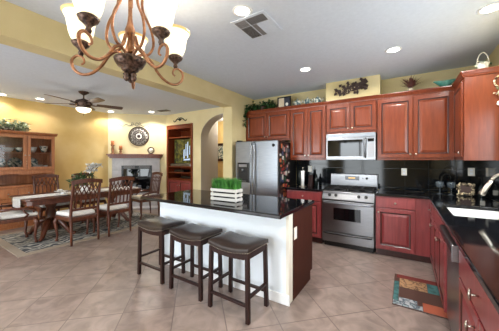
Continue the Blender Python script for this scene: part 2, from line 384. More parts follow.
# crown moulding along all wall cabinets
prof = [(0, 0), (.010, .0), (.013, .014), (.020, .022), (.032, .046), (.038, .05), (.038, .064), (0, .064)]
path = [(-2.848, 4.32), (.579, 4.32), (.579, 3.714), (.918, 3.714)]
q = B(); rings = []
for i, (x, y) in enumerate(path):
    # outward offsets: first run faces -y, second faces -x, last faces -y
    dirs = [(0, -1), (-1, -1), (-1, -1), (0, -1)][i]
    rings.append([q.verts.new((x+dirs[0]*p, y+dirs[1]*p, ZT+z-.002)) for p, z in prof])
for a, c in zip(rings, rings[1:]):
    for k in range(len(prof)): q.faces.new((a[k], a[(k+1) % len(prof)], c[(k+1) % len(prof)], c[k]))
q.faces.new(rings[0]); q.faces.new(rings[-1][::-1])
tag(obj('crown_molding', q, 'cherry'), 'cherry crown molding running along the top of the wall cabinets', 'molding')
q = B(); box(q, -2.84, .58, 4.33, YB-.002, ZT+.001, ZT+.055); box(q, .585, XR-.002, 3.72, YB-.002, ZT+.001, ZT+.055)
tag(obj('cabinet_top_board', q, 'cherry_dark'), 'flat dark board closing the tops of the wall cabinets', 'board')

ZB = .874
def base(label, x0, x1, parts, yf=4.03):
    cx = (x0+x1)/2; t = thing('base_cabinet', label, 'cabinet', (cx, YB-.02, 0)); a, c = x0-cx, x1-cx; yy = yf-(YB-.02)
    bxo('body', 'cherry_red', a+.001, c-.001, yy, -.002, .1, ZB, t); bxo('toe_kick', 'cherry_dark', a+.001, c-.001, yy+.06, -.05, 0, .1, t)
    for (p0, p1, z0, z1, kind, kn) in parts:
        w = p1-p0
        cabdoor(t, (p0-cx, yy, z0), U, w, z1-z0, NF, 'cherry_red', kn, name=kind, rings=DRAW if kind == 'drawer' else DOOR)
    return t
base('red cherry base cabinet between the refrigerator side and the range', -1.79, -1.165, [(-1.775, -1.18, .715, .86, 'drawer', (.30, .072)), (-1.775, -1.48, .115, .70, 'door', (.265, .53)), (-1.475, -1.18, .115, .70, 'door', (.03, .53))])
base('red cherry base cabinet right of the range with one drawer over a door', -.365, .30, [(-.355, .12, .715, .86, 'drawer', (.24, .072)), (-.355, .12, .115, .70, 'door', (.03, .53))])
def baser(label, y0, y1, parts, x=.30):
    # y0 nearer the camera; u runs toward the camera (-y) when seen from the aisle
    t = thing('base_cabinet', label, 'cabinet', (XR-.02, (y0+y1)/2, 0)); cy = (y0+y1)/2; xx = x-(XR-.02)
    h = ZB
    if 'sink' in label:
        q = B(); box(q, xx, -.002, y0-cy+.001, y1-cy-.001, .1, .66); box(q, xx, xx+.05, y0-cy+.001, y1-cy-.001, .66, ZB); obj('body', q, 'cherry_red', t)
    else: bxo('body', 'cherry_red', xx, -.002, y0-cy+.001, y1-cy-.001, .1, h, t)
    bxo('toe_kick', 'cherry_dark', xx+.06, -.05, y0-cy+.001, y1-cy-.001, 0, .1, t)
    for (a, c, z0, z1, kind, kn, pl) in parts:  # a > c
        cabdoor(t, (xx, a-cy, z0), V, a-c, z1-z0, NR, 'cherry_red', kn, name=kind, rings=DRAW if kind == 'drawer' else DOOR, pull=pl)
    return t
baser('narrow red cherry base cabinet in the inside corner of the counter', 3.47, 4.028, [(3.97, 3.48, .715, .86, 'drawer', None, (.25, .072, (0, 1, 0))), (3.97, 3.48, .115, .70, 'door', None, (.44, .52, (0, 0, 1)))])
baser('red cherry sink base cabinet with two doors beside the dishwasher', 2.607, 3.468, [(3.46, 2.615, .715, .86, 'drawer', None, None), (3.46, 3.04, .115, .70, 'door', (.385, .50), None), (3.03, 2.615, .115, .70, 'door', (.03, .50), None)])
baser('nearest red cherry base cabinet, right of the dishwasher, with T-shaped pulls', 1.0, 1.965, [(1.955, 1.01, .695, .86, 'drawer', None, (.475, .09, (0, 0, 1))), (1.955, 1.487, .115, .68, 'door', None, (.41, .49, (0, 0, 1))), (1.477, 1.01, .115, .68, 'door', None, (.06, .49, (0, 0, 1)))])
baser('red cherry base cabinet at the near end of the counter, partly out of frame', .42, .998, [(.99, .43, .695, .86, 'drawer', None, None), (.99, .715, .115, .68, 'door', None, None), (.705, .43, .115, .68, 'door', None, None)])
# dishwasher
t = thing('dishwasher', 'stainless dishwasher with a black bar handle under the sink counter', 'dishwasher', (XR-.02, 2.286, 0))
bxo('body', 'black', -.57, -.003, -.318, .318, .1, ZB, t); bxo('kick_plate', 'black', -.53, -.4, -.318, .318, .0, .1, t)
bxo('door_panel', 'steel', -.605, -.571, -.315, .315, .11, .868, t, .006)
q = B(); box(q, -.655, -.606, -.305, .305, .80, .862); obj('handle', q, 'black', t, .015, seg=3)
bxo('handle_end', 'steel', -.652, -.606, -.312, -.306, .76, .862, t, .002)

# countertops
def slab(bm, xs, ys, keep, z0, z1):
    V_ = {}
    def v(i, j, k):
        if (i, j, k) not in V_: V_[(i, j, k)] = bm.verts.new((xs[i], ys[j], (z0, z1)[k]))
        return V_[(i, j, k)]
    K = lambda i, j: 0 <= i < len(xs)-1 and 0 <= j < len(ys)-1 and keep(i, j)
    for i in range(len(xs)-1):
        for j in range(len(ys)-1):
            if not K(i, j): continue
            bm.faces.new((v(i, j, 1), v(i+1, j, 1), v(i+1, j+1, 1), v(i, j+1, 1))); bm.faces.new((v(i, j+1, 0), v(i+1, j+1, 0), v(i+1, j, 0), v(i, j, 0)))
            if not K(i, j-1): bm.faces.new((v(i, j, 0), v(i+1, j, 0), v(i+1, j, 1), v(i, j, 1)))
            if not K(i, j+1): bm.faces.new((v(i+1, j+1, 0), v(i, j+1, 0), v(i, j+1, 1), v(i+1, j+1, 1)))
            if not K(i-1, j): bm.faces.new((v(i, j+1, 0), v(i, j, 0), v(i, j, 1), v(i, j+1, 1)))
            if not K(i+1, j): bm.faces.new((v(i+1, j, 0), v(i+1, j+1, 0), v(i+1, j+1, 1), v(i+1, j, 1)))
SX0, SX1, SY0, SY1 = .365, .80, 2.76, 3.44
q = B(); xs = [-.365, .265, SX0, SX1, XR-.017]; ys = [.40, SY0, SY1, 3.995, YB-.017]
slab(q, xs, ys, lambda i, j: (j == 3 or i >= 1) and not (i == 2 and j == 1), ZB+.002, .914)
tag(obj('countertop', q, 'granite', bevel=.008, seg=3), 'black granite L-shaped countertop with the sink cutout', 'countertop')
q = B(); box(q, -1.80, -1.163, 3.995, YB-.017, ZB+.002, .914)
tag(obj('countertop', q, 'granite', bevel=.008, seg=3), 'short black granite countertop left of the range', 'countertop')
# sink
t = thing('kitchen_sink', 'white undermount kitchen sink basin in the black granite', 'sink', ((SX0+SX1)/2, (SY0+SY1)/2, .70))
hx, hy = (SX1-SX0)/2+.012, (SY1-SY0)/2+.012
q = B()
for a in ((-hx, -hx+.014, -hy, hy), (hx-.014, hx, -hy, hy), (-hx+.014, hx-.014, -hy, -hy+.014), (-hx+.014, hx-.014, hy-.014, hy)): box(q, a[0], a[1], a[2], a[3], 0, .1755)
box(q, -hx, hx, -hy, hy, -.014, 0); obj('basin', q, 'china_white', t)
q = B(); lathe(q, [(.045, .001), (.045, .006), (.03, .007), (.0, .003)]); obj('drain', q, 'chrome', t)
# faucet
t = thing('kitchen_faucet', 'brushed nickel gooseneck faucet arching over the white sink', 'faucet', (.86, 3.05, .914))
q = B(); lathe(q, [(.03, 0), (.03, .008), (.024, .02), (.022, .10), (.016, .12)]); obj('base', q, 'chrome', t)
pts = [(0, 0, .10), (0, 0, .24)]+[(-.105+.105*math.cos(a), 0, .24+.125*math.sin(a)) for a in [PI*k/12*.86 for k in range(1, 13)]]
q = B(); tube(q, pts, .013, 12); obj('spout', q, 'chrome', t)
e = Vector(pts[-1]); d = (e-Vector(pts[-2])).normalized()
q = B(); tube(q, [e-d*.005, e+d*.02, e+d*.09, e+d*.13, e+d*.145], [.014, .017, .021, .027, .024], 14); obj('spray_head', q, 'chrome', t)
q = B(); tube(q, [(0, -.02, .07), (0, -.05, .085), (0, -.11, .10)], [.010, .009, .006], 10); obj('lever', q, 'chrome', t)

# ---------------------------------------------------------------- range
t = thing('kitchen_range', 'stainless gas range with black grates and a backguard clock', 'stove', (-.765, 4.02, 0)); w = .383; D = .60
bxo('body', 'steel', -w, w, .03, D, .09, .885, t, .003)
bxo('kick_plate', 'black', -w+.02, w-.02, .06, D, 0, .09, t)
bxo('side_trim', 'black', w+.0005, w+.0085, .03, D, .09, .90, t)
dr = bxo('drawer', 'steel', -w, w, 0, .028, .085, .235, t, .008)
q = B(); tube(q, [(-w+.03, -.012, .222), (-w+.08, -.03, .222), (w-.08, -.03, .222), (w-.03, -.012, .222)], .011, 8); obj('handle', q, 'black', dr)
od_ = bxo('oven_door', 'steel', -w, w, -.01, .028, .245, .745, t, .01)
bxo('oven_window', 'black_gloss', -.20, .20, -.014, -.0105, .445, .64, od_, .001)
q = B(); tube(q, [(-w+.02, -.012, .715), (-w+.05, -.055, .715), (w-.05, -.055, .715), (w-.02, -.012, .715)], .014, 10); obj('handle', q, 'steel_v', od_)
bxo('door_gap', 'black', -w+.004, w-.004, -.002, .028, .746, .763, t)
q = B(); prism(q, [(.0, .765), (.0, .775), (.045, .893), (.08, .893), (.08, .765)], 'x', -w, w); cp = obj('control_panel', q, 'steel', t)
for x in (-.27, -.17, .17, .27):
    q = B(); n_ = Vector((0, -.93, .36)); p = Vector((x, .022, .833)); tube(q, [p, p+n_*.012, p+n_*.03], [.026, .024, .019], 14); obj('knob', q, 'black', cp)
bxo('cooktop', 'black', -w, w, .045, D-.06, .886, .905, t, .004)
for gx in (-.19, .19):
    q = B()
    x0, x1, y0, y1, z = gx-.17, gx+.17, .08, D-.10, .942
    for a in ((x0, y0, x1, y0), (x0, y1, x1, y1), (x0, y0, x0, y1), (x1, y0, x1, y1), (gx, y0, gx, y1), (x0, (y0+y1)/2, x1, (y0+y1)/2)):
        bar(q, (a[0], a[1], z), (a[2], a[3], z), .022, .024, u=(0, 0, 1))
    for yy in (y0+.11, y1-.11):
        for k in range(4):
            a = PI/4+k*PI/2; bar(q, (gx+.035*math.cos(a), yy+.035*math.sin(a), z), (gx+.10*math.cos(a), yy+.10*math.sin(a), z), .011, .012, u=(0, 0, 1))
    for xx in (x0, x1):
        for yy in (y0, y1): box(q, xx-.008, xx+.008, yy-.008, yy+.008, .9055, z)
    obj('burner_grate', q, 'iron', t)
    for yy in (y0+.11, y1-.11):
        q = B(); lathe(q, [(.05, .9055), (.05, .913), (.034, .915), (.034, .922), (0, .924)], (gx, yy, 0), 16); obj('burner', q, 'iron', t)
bg_ = bxo('backguard', 'steel', -w, w, D-.06, D, .886, 1.155, t, .01)
bxo('display', 'black_gloss', -.13, .10, D-.064, D-.061, 1.05, 1.12, bg_)
bxo('clock_digits', 'amber', -.075, .035, D-.0655, D-.0645, 1.075, 1.097, bg_)
for x, r in ((.16, .008), (.22, .02)):
    q = B(); lathe(q, [(r, D-.061), (r*.9, D-.085), (0, D-.086)], (x, 0, 1.085), 14, 'y'); obj('knob', q, 'black', bg_)
# microwave
t = thing('microwave', 'stainless over-the-range microwave with window glass door', 'microwave', (-.765, YB-.02, 1.40)); y = -.385
bxo('body', 'steel', -.38, .38, y, -.003, .0, .44, t, .004)
d_ = bxo('door', 'steel', -.376, .215, y-.022, y-.001, .012, .365, t, .006)
bxo('window', 'black_gloss', -.35, .20, y-.026, y-.0225, .06, .33, d_, .001)
bxo('top_vent', 'steel_v', -.376, .376, y-.02, y-.001, .37, .436, t, .004)
q = B(); tube(q, [(.235, y-.012, .04), (.235, y-.045, .06), (.235, y-.045, .33), (.235, y-.012, .35)], .010, 8); obj('handle', q, 'steel_v', d_)
c_ = bxo('control_panel', 'steel', .255, .376, y-.02, y-.001, .012, .365, t, .004)
bxo('display', 'black_gloss', .272, .36, y-.0225, y-.0205, .29, .34, c_)
q = B()
for i in range(3):
    for j in range(5): box(q, .275+i*.031, .297+i*.031, y-.0222, y-.0205, .05+j*.045, .078+j*.045)
obj('keypad', q, 'vent_mid', c_)

# ---------------------------------------------------------------- refrigerator
t = thing('refrigerator', 'side-by-side stainless refrigerator with ice dispenser and magnet covered side', 'refrigerator', (-2.30, 3.80, 0)); w = .455
bxo('body', 'black', -w, w, .065, .83, .02, 1.735, t, .004)
for nm, x0, x1 in (('freezer_door', -w, -.045), ('fridge_door', -.037, w)):
    d_ = bxo(nm, 'steel_v', x0, x1, 0, .06, .09, 1.75, t, .014)
    hx_ = x1-.028 if nm[0:2] == 'fr' and x0 < -.1 else x0+.028
    q = B(); tube(q, [(hx_, -.004, .45), (hx_, -.05, .49), (hx_, -.05, 1.67), (hx_, -.004, 1.71)], .014, 10, sx=1, sy=1); obj('handle', q, 'steel_v', d_)
    if x0 < -.1:
        q = B(); panel(q, (x0+.055, -.001, .98), (1, 0, 0), (0, 0, 1), (0, -1, 0), .27, .37, [(0, 0), (0, .008), (.012, .012), (.022, .012), (.03, .003)]); dp = obj('dispenser', q, 'black', d_, .002)
        bxo('dispenser_display', 'vent_mid', x0+.09, x0+.27, -.0145, -.004, 1.27, 1.32, dp, .001)
        q = B(); lathe(q, [(.03, 0), (.022, .04), (.022, .05)], (x0+.18, -.014, 1.18), 12); obj('spout', q, 'steel', dp)
        bxo('drip_tray', 'steel', x0+.10, x0+.26, -.03, -.005, 1.0, 1.012, dp, .002)
bxo('base_grille', 'black', -w+.01, w-.01, .03, .06, .0, .085, t)
q = B(); lathe(q, [(.0, -.0105), (.028, -.006), (.028, -.0005)], (w-.09, 0, 1.66), 16, 'y'); obj('badge', q, 'black', t)
q = B(); box(q, -w+.03, -w+.11, .0, .10, 1.7505, 1.772); obj('hinge_cover', q, 'black', t, .008)
cols = [('red', (128, 40, 36)), ('white', (176, 172, 164)), ('orange', (160, 88, 56)), ('green', (48, 70, 54)), ('blue', (52, 60, 84)), ('grey', (104, 100, 98)), ('pink', (160, 116, 112)), ('brown', (72, 48, 38))]
rm = random.Random(3); used = []
mag = 0
for i in range(900):
    if mag >= 90: break
    sz = rm.uniform(.035, .07); sh = rm.uniform(.035, .09); yy = rm.uniform(3.885, 4.26); zz = rm.uniform(.62, 1.66)
    if any(abs(yy-a) < (sz+c)/2+.003 and abs(zz-b_) < (sh+d)/2+.003 for a, b_, c, d in used): continue
    if zz < 1.2 and zz+sh > 1.08 and sz < .05: continue
    used.append((yy, zz, sz, sh)); cn, cc = cols[mag % 8]
    if 'mag_'+cn not in M: M['mag_'+cn] = mat('magnet_'+cn, cc, .45)
    q = B(); box(q, 0, .006, -sz/2, sz/2, -sh/2, sh/2)
    if mag % 3 == 0: box(q, .0062, .008, -sz*.3, sz*.3, -sh*.3, sh*.3)
    o = obj('fridge_magnet', q, 'mag_'+cn, loc=(-1.8448, yy, zz)); mag += 1
    tag(o, 'small %s magnet or photo among many on the refrigerator side' % cn, 'magnet', 'magnets and photos on the refrigerator side')

# ---------------------------------------------------------------- island
IX0, IX1, IY0, IY1 = -2.86, -.94, 2.17, 2.86
t = thing('kitchen_island', 'long kitchen island with pale painted front and cherry end', 'island', ((IX0+IX1)/2, 2.5, 0)); cx = (IX0+IX1)/2
bxo('front_panel', 'island_white', IX0-cx, IX1-cx-.03, IY0-2.5, IY0-2.5+.10, 0, ZB, t)
bxo('corner_post', 'offwhite', IX1-cx-.03, IX1-cx, IY0-2.5, IY0-2.5+.10, 0, ZB, t, .003)
bxo('baseboard', 'white', IX0-cx-.005, IX1-cx+.012, IY0-2.5-.014, IY0-2.5-.0005, 0, .10, t, .004)
bxo('body', 'cherry_red', IX0-cx, IX1-cx-.012, IY0-2.5+.101, IY1-2.5, .1, ZB, t)
bxo('toe_kick', 'cherry_dark', IX0-cx, IX1-cx-.02, IY0-2.5+.101, IY1-2.5-.07, 0, .1, t)
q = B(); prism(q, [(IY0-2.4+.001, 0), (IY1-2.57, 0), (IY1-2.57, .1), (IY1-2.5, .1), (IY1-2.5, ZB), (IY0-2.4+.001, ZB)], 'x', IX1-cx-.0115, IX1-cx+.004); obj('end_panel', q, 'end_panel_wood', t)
ol = bxo('outlet_plate', 'offwhite', IX1-cx+.0045, IX1-cx+.009, -.215, -.14, .60, .72, t, .001)
bxo('outlet_socket', 'white', IX1-cx+.0092, IX1-cx+.011, -.195, -.16, .62, .70, ol)
# back doors of the island
for k in range(4):
    wx = (IX1-IX0-.04)/4; cabdoor(t, (IX1-cx-.02-k*wx, IY1-2.5, .13), (-1, 0, 0), wx-.01, .72, (0, 1, 0), 'cherry_red', (.05, .62))
q = B(); box(q, -2.98, -.92, 1.945, 2.90, ZB+.002, .914)
tag(obj('island_countertop', q, 'granite', bevel=.008, seg=3), 'polished black granite slab topping the island', 'countertop')
# planter on the island
t = thing('grass_planter', 'white slatted crate of bright green grass on the island', 'plant', (-1.80, 2.30, .914), .03)
q = B(); L, Dp = .185, .07
for k in range(3):
    z0 = .008+k*.052
    box(q, -L, L, -Dp, -Dp+.012, z0, z0+.033); box(q, -L, L, Dp-.012, Dp, z0, z0+.033); box(q, -L, -L+.012, -Dp+.0125, Dp-.0125, z0, z0+.033); box(q, L-.012, L, -Dp+.0125, Dp-.0125, z0, z0+.033)
for x in (-L+.014, L-.014):
    for yy in (-Dp+.0195, Dp-.0195): box(q, x-.008, x+.008, yy-.007, yy+.007, 0, .15)
obj('crate', q, 'crate_white', t)
bxo('liner', 'iron', -L+.03, L-.03, -Dp+.028, Dp-.028, .003, .15, t)
q = B(); rg = random.Random(5)
for i in range(1500):
    x, yy = rg.uniform(-L+.01, L-.01), rg.uniform(-Dp+.008, Dp-.008); h = rg.uniform(.08, .14); a = rg.uniform(0, 2*PI); dx, dy = math.cos(a)*.004, math.sin(a)*.004; lx, ly = rg.uniform(-.02, .02), rg.uniform(-.02, .02)
    p = [q.verts.new(v) for v in ((x-dx, yy-dy, .145), (x+dx, yy+dy, .145), (x+lx, yy+ly, .15+h))]; q.faces.new(p)
obj('grass', q, 'grass', t, kind='stuff')

# ---------------------------------------------------------------- stools
t0 = thing('bar_stool', 'x', 'stool', (0, 0, 0), 0, 'counter stools')
q = B(); NXs, NYs = 17, 9; g = {}
sw, sd = .235, .175
for i in range(NXs):
    for j in range(NYs):
        u_, v_ = i/(NXs-1)*2-1, j/(NYs-1)*2-1
        zt = .615+.032*u_*u_+.028*(1-abs(u_)**6)*(1-abs(v_)**6)**1
        g[i, j] = q.verts.new((u_*sw, v_*sd, zt))
for i in range(NXs-1):
    for j in range(NYs-1): q.faces.new((g[i, j], g[i+1, j], g[i+1, j+1], g[i, j+1])).smooth = True
bord = [(i, 0) for i in range(NXs)]+[(NXs-1, j) for j in range(1, NYs)]+[(i, NYs-1) for i in range(NXs-2, -1, -1)]+[(0, j) for j in range(NYs-2, 0, -1)]
low = []
for (i, j) in bord:
    v = g[i, j]; low.append(q.verts.new((v.co.x*1.0, v.co.y*1.0, v.co.z-.045)))
nb = len(bord)
for k in range(nb):
    q.faces.new((g[bord[k]], low[k], low[(k+1) % nb], g[bord[(k+1) % nb]]))
q.faces.new(low)
obj('seat', q, 'leather', t0, .012, seg=3)
q = B()
for k in range(nb):
    a, c = bord[k], bord[(k+1) % nb]
nh = 28
for s in (-1, 1):
    for k in range(nh):
        u_ = (k+.5)/nh*2-1; ball(q, (u_*sw, s*(sd+.001), .615+.032*u_*u_-.038), .0045, sub=1)
    for k in range(20):
        v_ = (k+.5)/20*2-1; ball(q, (s*(sw+.001), v_*sd, .647-.038), .0045, sub=1)
obj('nailhead_trim', q, 'chrome', t0)
q = B()
for s in (-1, 1):
    for k in range(10):
        u0, u1 = k/10*2-1, (k+1)/10*2-1
        box(q, u0*(sw-.012), u1*(sw-.012), s*(sd-.022)-.01, s*(sd-.022)+.01, .525+.02*((u0+u1)/2)**2, .569+.032*((u0+u1)/2)**2)
    box(q, s*(sw-.022)-.01, s*(sw-.022)+.01, -sd+.0325, sd-.0325, .545, .60)
obj('apron', q, 'espresso', t0)
for sx_ in (-1, 1):
    for sy_ in (-1, 1):
        q = B(); bar(q, (sx_*(sw-.015), sy_*(sd-.02), 0), (sx_*(sw-.026), sy_*(sd-.026), .585), .036, .036); obj('leg', q, 'espresso', t0, .004)
for (p0, p1) in (((-sw+.02, -sd+.022, .145), (sw-.02, -sd+.022, .145)), ((-sw+.02, sd-.022, .145), (sw-.02, sd-.022, .145)), ((-sw+.018, -sd+.02, .215), (-sw+.018, sd-.02, .215)), ((sw-.018, -sd+.02, .215), (sw-.018, sd-.02, .215))):
    q = B(); bar(q, p0, p1, .022, .03, u=(0, 0, 1)); obj('stretcher', q, 'espresso', t0, .003)
t0.location = (-2.53, 1.94, 0); t0['label'] = 'brown leather saddle stool farthest left at the island, nearest the dining table'
dup(t0, (-1.93, 1.93, 0), .0, 'brown leather saddle stool in the middle of the three at the island')
dup(t0, (-1.345, 1.905, 0), -.03, 'brown leather saddle stool nearest the island end, closest to camera')

# ---------------------------------------------------------------- floor mat and rug
t = thing('floor_mat', 'patterned kitchen floor mat in brown, tan, teal and orange by the sink', 'mat', (.12, 3.10, 0))
q = B(); box(q, -.225, .225, -.37, .37, .0, .011); obj('mat_base', q, 'mag_brown', t, .004)
M['mat_tan'] = noisy('mat_tan', [(.46, (158, 122, 86)), (.52, (70, 48, 36)), (.56, (158, 122, 86))], nscale=14, rough=.9)
M['mat_teal'] = noisy('mat_teal', [(.4, (62, 108, 106)), (.6, (42, 76, 76))], nscale=16, rough=.9)
M['mat_dark'] = mat('mat_dark', (74, 46, 36), .9); M['mat_red'] = mat('mat_maroon', (104, 36, 30), .9); M['mat_orange'] = mat('mat_orange', (158, 80, 54), .9)
M['mat_light'] = noisy('mat_light', [(.45, (160, 164, 166)), (.52, (46, 60, 74)), (.6, (140, 156, 158))], nscale=18, rough=.9)
for nm, m_, a in (('red_band', 'mat_red', (-.20, .22, .27, .365)), ('tan_panel', 'mat_tan', (-.17, .08, .04, .265)), ('teal_panel', 'mat_teal', (.085, .22, .04, .265)), ('left_teal_strip', 'mat_teal', (-.22, -.175, -.28, .16)), ('dark_panel', 'mat_dark', (-.17, .22, -.20, .035)), ('pale_band', 'mat_light', (-.22, .02, -.365, -.285)), ('pale_panel', 'mat_light', (-.17, -.02, -.28, -.205)), ('orange_band', 'mat_orange', (.025, .22, -.365, -.205))):
    q = B(); box(q, a[0], a[1], a[2], a[3], .0112, .0125); obj(nm, q, m_, t)
t = thing('area_rug', 'grey and beige abstract area rug under the dining set', 'rug', (-5.5, 2.55, 0))
bxo('rug_field', 'rug', -.72, .72, -1.29, 1.29, .0, .011, t)
q = B()
for a in ((-.83, .83, -1.4, -1.291), (-.83, .83, 1.291, 1.4), (-.83, -.721, -1.29, 1.29), (.721, .83, -1.29, 1.29)): box(q, *a, .0, .011)
obj('rug_border', q, 'rug_border', t)

# ---------------------------------------------------------------- dining furniture
def dining_chair(label, arms=False, seatm='fabric'):
    t = thing('dining_chair', label, 'chair', (0, 0, 0), 0, 'carved dining chairs'); wb = .205; wf = .235
    Z = lambda z: (-.22 - .10*max(0, (z-.45)/.6)**1.3)
    for s in (-1, 1):
        q = B(); zs = [0, .15, .30, .45, .62, .80, .95, 1.04]
        pts = [(s*wb, (-.235 if z < .45 and z > 0 else Z(z))-(.035 if z == 0 else .01 if z == .15 else 0), z) for z in zs]
        tube(q, pts, [.019, .021, .024, .026, .024, .022, .021, .020], 4, cap=True); obj('rear_leg', q, 'walnut', t)
        q = B(); tube(q, [(s*wf, .215, .42), (s*(wf+.02), .235, .34), (s*(wf+.008), .225, .22), (s*wf, .215, .10), (s*wf, .235, .03), (s*wf, .235, 0)], [.032, .034, .024, .017, .02, .026], 8); obj('front_leg', q, 'walnut', t)
    q = B(); prism(q, [(-wf-.02, .25), (wf+.02, .25), (wb+.015, -.235), (-wb-.015, -.235)], 'z', .385, .445); obj('seat_rail', q, 'walnut', t, .006)
    q = B(); prism(q, [(-wf-.012, .258), (wf+.012, .258), (wb-.02, -.19), (-wb+.02, -.19)], 'z', .447, .515); obj('seat_cushion', q, seatm, t, .028, seg=3)
    # top rail, bent
    q = B(); n = 12
    for k in range(n):
        a, c = -1+2*k/n, -1+2*(k+1)/n
        za, zc = 1.03+.028*(1-a*a), 1.03+.028*(1-c*c); ya, yc = Z(1.04)-.02*(1-a*a), Z(1.04)-.02*(1-c*c)
        v = [q.verts.new(p) for p in ((a*.235, ya-.014, za-.045), (c*.235, yc-.014, zc-.045), (c*.235, yc+.014, zc-.045), (a*.235, ya+.014, za-.045), (a*.235, ya-.016, za+.022), (c*.235, yc-.016, zc+.022), (c*.235, yc+.012, zc+.022), (a*.235, ya+.012, za+.022))]
        for f in ((3, 2, 1, 0), (4, 5, 6, 7), (0, 1, 5, 4), (1, 2, 6, 5), (2, 3, 7, 6), (3, 0, 4, 7)): q.faces.new([v[i] for i in f])
    bmesh.ops.remove_doubles(q, verts=q.verts, dist=1e-5); obj('top_rail', q, 'walnut', t)
    q = B(); bar(q, (-wb, Z(.57), .57), (wb, Z(.57), .57), .04, .022, u=(0, 0, 1)); obj('lower_rail', q, 'walnut', t, .004)
    xs_ = [-.14, -.07, 0, .07, .14]
    for i, x in enumerate(xs_):
        q = B(); bar(q, (x, Z(.58), .58), (x, Z(.80), .80), .022, .013); obj('slat', q, 'walnut', t)
    q = B(); full = [-.19]+xs_+[.19]
    for i in range(len(full)-1):
        for (xa, xb) in ((full[i], full[i+1]), (full[i+1], full[i])):
            tube(q, [(xa, Z(.785), .785), (xa+(xb-xa)*.12, Z(.84), .84), (xa+(xb-xa)*.5, Z(.90), .90), (xa+(xb-xa)*.88, Z(.955), .955), (xb, Z(1.0), 1.0)], .0095, 4)
    obj('lattice', q, 'walnut', t)
    if arms:
        for s in (-1, 1):
            q = B(); x = s*(wf+.015)
            tube(q, [(s*wb, Z(.60), .60), (s*(wf+.01), -.10, .605), (s*(wf+.035), .04, .595), (s*(wf+.035), .15, .58), (s*(wf+.035), .20, .55), (s*(wf+.035), .185, .515)], [.02, .021, .022, .025, .024, .014], 8)
            tube(q, [(s*(wf+.005), .08, .43), (s*(wf+.03), .12, .49), (s*(wf+.03), .07, .54), (s*(wf+.032), .05, .585)], [.02, .017, .016, .018], 8)
            obj('armrest', q, 'walnut', t)
    return t
c0 = dining_chair('nearest lattice-back dining chair on the kitchen side of the table')
c0.location = (-4.78, 1.96, .012); c0.rotation_euler.z = PI/2
dup(c0, (-4.78, 2.55, .012), PI/2, 'second lattice-back dining chair on the kitchen side, toward the fireplace')
dup(c0, (-6.25, 2.06, .012), -PI/2, 'lattice-back dining chair on the far side of the table, before the hutch')
dup(c0, (-6.25, 2.78, .012), -PI/2, 'lattice-back dining chair on the far side, behind the table plant')
c1 = dining_chair('dining armchair at the near end of the table, cut by the left edge', True)
c1.location = (-5.50, 1.29, .012)
c2 = dining_chair('dining armchair with beige seat at the far end, before the fireplace', True, 'fabric_beige')
c2.location = (-5.42, 3.68, .012); c2.rotation_euler.z = PI-.12

t = thing('dining_table', 'dark carved wooden dining table with scrolled double pedestal', 'table', (-5.53, 2.36, .012))
q = B(); TW, TL = .47, 1.03
pol = [(-TW+.06, -TL), (TW-.06, -TL), (TW, -TL+.06), (TW, TL-.06), (TW-.06, TL), (-TW+.06, TL), (-TW, TL-.06), (-TW, -TL+.06)]
prism(q, pol, 'z', .715, .748); obj('tabletop', q, 'walnut', t, .01)
q = B(); prism(q, [(x*.95, y*.97) for x, y in pol], 'z', .635, .714); obj('apron', q, 'walnut', t, .008)
for s in (-1, 1):
    q = B(); lathe(q, [(.09, .12), (.12, .2), (.07, .3), (.085, .42), (.06, .5), (.11, .6), (.12, .634)], (0, s*.55, 0), 16); 
    pd = obj('pedestal', q, 'walnut', t)
    for sx_ in (-1, 1):
        for sy_ in (-1, 1):
            q = B(); x = sx_; y0 = s*.55
            tube(q, [(x*.05, y0+sy_*.03, .30), (x*.15, y0+sy_*.10, .27), (x*.23, y0+sy_*.17, .14), (x*.28, y0+sy_*.21, .05), (x*.33, y0+sy_*.25, .03), (x*.35, y0+sy_*.26, .05)], [.05, .055, .045, .036, .03, .02], 8); obj('foot', q, 'walnut', pd)
q = B(); bar(q, (0, -.50, .18), (0, .50, .18), .07, .07); obj('stretcher', q, 'walnut', t, .01)
# runner with its hanging end
q = B(); prof_ = [(-1.043, .60), (-1.043, .751), (-1.03, .7605), (1.03, .7605), (1.043, .751), (1.043, .62)]
A = [(y, z) for y, z in prof_]; Bq = [(y*(1-.004/abs(y)), z-.004 if abs(y) < 1.04 else z) for y, z in prof_]
prism(q, A+Bq[::-1], 'x', -.19, .19)
tag(obj('table_runner', q, 'linen', loc=(-5.46, 2.36, .004)), 'pale grey linen runner hanging over the near table end', 'table runner')
# place settings
def plate(loc, label, r=.12):
    q = B(); lathe(q, [(0, 0), (r*.6, 0), (r, .014), (r, .018), (r*.6, .005), (0, .005)], seg=24); o = obj('dinner_plate', q, 'china_white', loc=loc); return tag(o, label, 'plate', 'plates on the dining table')
plate((-5.22, 1.90, .7655), 'white plate at the front right of the dining table'); plate((-5.20, 2.5, .7605), 'white plate in front of the second chair on the kitchen side')
plate((-5.84, 2.08, .7605), 'white plate on the hutch side of the table')
for loc, lb in (((-5.24, 1.92, .7745), 'folded white napkin heaped on the front plate'), ((-5.84, 2.08, .7705), 'folded white napkin on the plate on the hutch side')):
    q = B(); rr = random.Random(9)
    for k in range(5): ball(q, (rr.uniform(-.04, .04), rr.uniform(-.04, .04), .02+rr.uniform(0, .015)), .032, 1.3, .8, .6, 2)
    tag(obj('napkin', q, 'linen', loc=loc), lb, 'napkin')
